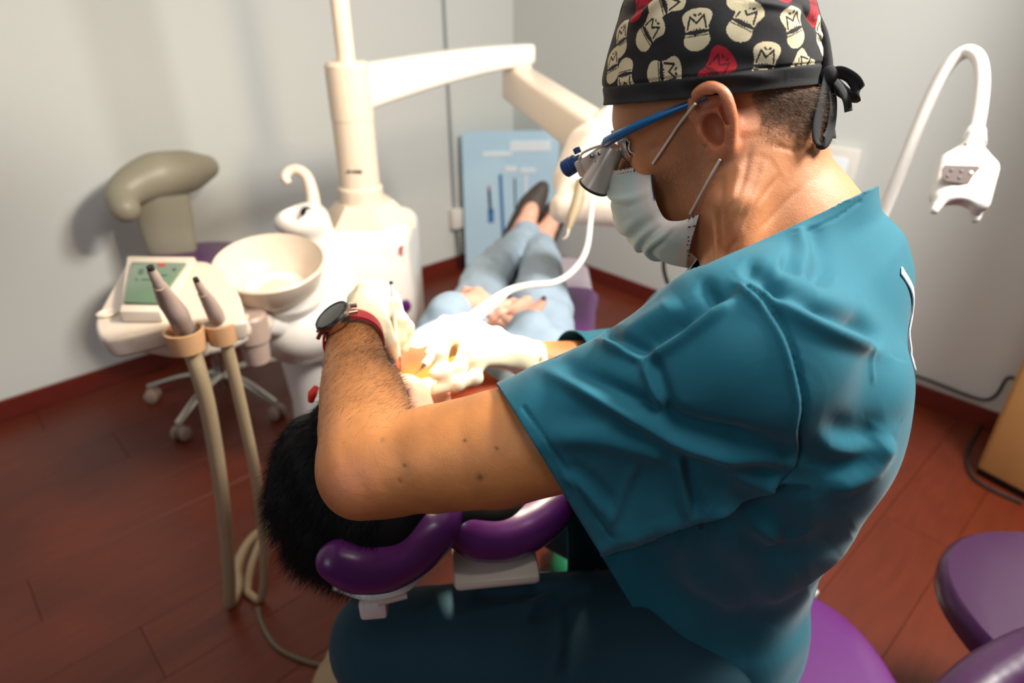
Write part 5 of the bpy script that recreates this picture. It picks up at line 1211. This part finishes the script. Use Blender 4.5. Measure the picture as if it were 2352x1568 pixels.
def padded(c, rx, ry, z0, z1, e=.75, edge=.02):
    R = [squircle(c, rx*.86, ry*.86, z0, e=e), squircle(c, rx, ry, z0+edge*.7, e=e), squircle(c, rx*1.01, ry*1.01, (z0+z1)/2, e=e), squircle(c, rx, ry, z1-edge*.8, e=e), squircle(c, rx*.95, ry*.95, z1-edge*.2, e=e), squircle(c, rx*.80, ry*.80, z1, e=e), squircle(c, .01, .01, z1-.004, e=1)]
    R = [r+[r[0]] for r in R]; g = G().grid(R); g.add(R[0][:-1], [tuple(range(48))]); return g
ob('seat', padded((.325, .60), .255, .225, .455, .545), M['purple'], ds)
ob('gas_lift', G().lathe([(0, .05), (.026, .05), (.026, .46), (0, .46)], (.33, .62, 0), seg=18), M['chrome'], ds)
for k in range(5):
    a = k*2*math.pi/5+.3; d = np.array([math.cos(a), math.sin(a), 0]); c = np.array([.33, .62, 0]); ob('spoke', G().tube([c+UP*.11, c+d*.26+UP*.07], [.018, .013]), M['chrome'], ds)
    s_ = np.array([-d[1], d[0], 0]); ob('caster', G().lathe([(0, -.015), (.024, -.015), (.026, 0), (.024, .015), (0, .015)], c+d*.26+UP*.027, axis=s_, seg=18), M['dark'], ds)
rs_ = thing('curved_rest_stool', 'purple stool, its shade painted in, with a curved padded torso bar in the lower right corner', 'stool', (1.08, .90, 0))
c2 = PZ(2480, 1400, .50)[:2]
ob('seat', padded(c2, .20, .20, .43, .50, e=.9), M['shadedpurple'], rs_)
ob('gas_lift', G().lathe([(0, .05), (.026, .05), (.026, .44), (0, .44)], (c2[0], c2[1], 0), seg=18), M['chrome'], rs_)
for k in range(5):
    a = k*2*math.pi/5+1.1; d = np.array([math.cos(a), math.sin(a), 0]); c = np.array([c2[0], c2[1], 0]); ob('spoke', G().tube([c+UP*.11, c+d*.24+UP*.07], [.018, .013]), M['chrome'], rs_)
    s_ = np.array([-d[1], d[0], 0]); ob('caster', G().lathe([(0, -.015), (.024, -.015), (.026, 0), (.024, .015), (0, .015)], c+d*.24+UP*.027, axis=s_, seg=18), M['dark'], rs_)
rest = [P(2130, 1720, .90), P(2200, 1640, .92), P(2280, 1570, .95), P(2380, 1515, .98), P(2480, 1480, 1.03), P(2580, 1460, 1.10)]
S = SDF().path(rest, [.030, .042, .044, .044, .044, .036], k=.03, n=4); V, Q = S.mesh(.006, 4); link_mesh('torso_bar', V, Q, M['shadedpurple'], rs_)
ob('bar_post', G().ctube([rest[4]-UP*.02, rest[4]+[.03, .02, -.12], [c2[0]+.10, c2[1]-.08, .42]], .014), M['chrome'], rs_)
q0 = on_wall(2000, 842, 'r', .02); 
wcb = [on_wall(2050, 845, 'r', .02), on_wall(2130, 872, 'r', .02), on_wall(2215, 905, 'r', .02), on_wall(2262, 918, 'r', .03), on_wall(2290, 905, 'r', .04), on_wall(2312, 870, 'r', .03), on_wall(2330, 868, 'r', .03)]
tag(ob('wall_cable', G().ctube(wcb, .006, seg=8), M['blackcable']), 'black cable running along the top of the right baseboard', 'cable')
fcb = [PZ(2262, 945, .01), PZ(2252, 985, .008), PZ(2232, 1020, .008), PZ(2224, 1055, .008), PZ(2236, 1090, .008), PZ(2275, 1118, .008), PZ(2352, 1152, .008)]
tag(ob('power_cable', G().ctube([q-cn2*.01 for q in fcb], .006, seg=8), M['blackcable']), 'black cord curling on the floor around the wooden cabinet', 'cord')
ob_ = PZ(2122, 916, .0)
tag(ob('carton', G().box(ob_+UP*.058+[0, .01, 0], (.040, .03, .057), ax=[DR, DL, UP], bev=.004), M['orange']), 'small orange carton on the floor by the right baseboard behind the man back', 'carton')
oc = on_wall(1634, 622, 'r', .05); oc = P(1634, 626, 2.3)
tag(ob('bottle_box', G().box(oc, (.036, .03, .05), ax=[DR, DL, UP], bev=.006), M['orange']), 'orange box showing between the man chin and collar', 'box')
tr_ = thing('instrument_cart', 'white side cart hidden behind the man, carrying the orange box', 'cart', oc-UP*(oc[2]))
ob('cart_top', G().box(oc-UP*.07+[.1, 0, 0], (.16, .14, .012), ax=[DR, DL, UP], bev=.006), M['white'], tr_)
ob('cart_body', G().box([oc[0]+.1, oc[1], (oc[2]-.08)/2+.02], (.15, .13, (oc[2]-.08)/2-.03), ax=[DR, DL, UP], bev=.01), M['white'], tr_)
# foot control and its hose at the bottom
fp = PZ(800, 1560, .05)
pedal = thing('foot_pedal', 'beige foot control with a looped hose on the floor under the man knee', 'foot pedal', fp*[1, 1, 0])
s = SDF().ell(fp*[1, 1, 0]+[0, 0, .035], (.085, .10, .05), k=.01); s.half([0, 0, .002], [0, 0, -1]); V, Q = s.mesh(.005, 3); link_mesh('pedal_body', V, Q, M['beige'], pedal)
ob('pedal_guard', G().ctube([PZ(748, 1575, .05), PZ(752, 1530, .06), PZ(765, 1495, .07), PZ(785, 1478, .07), PZ(815, 1480, .07), PZ(840, 1500, .05)], .011), M['beige'], pedal)
gc = PZ(1302, 1305, .05)
s = SDF().path([gc+[0, .06, 0], gc, gc+[.0, -.03, -.01]], [.04, .048, .035], k=.02); s.half([0, 0, .005], [0, 0, -1]); V, Q = s.mesh(.005, 3)
tag(link_mesh('rubber_clog', V, Q, M['green']), 'green rubber clog on the floor between the headrest and the man', 'shoe')
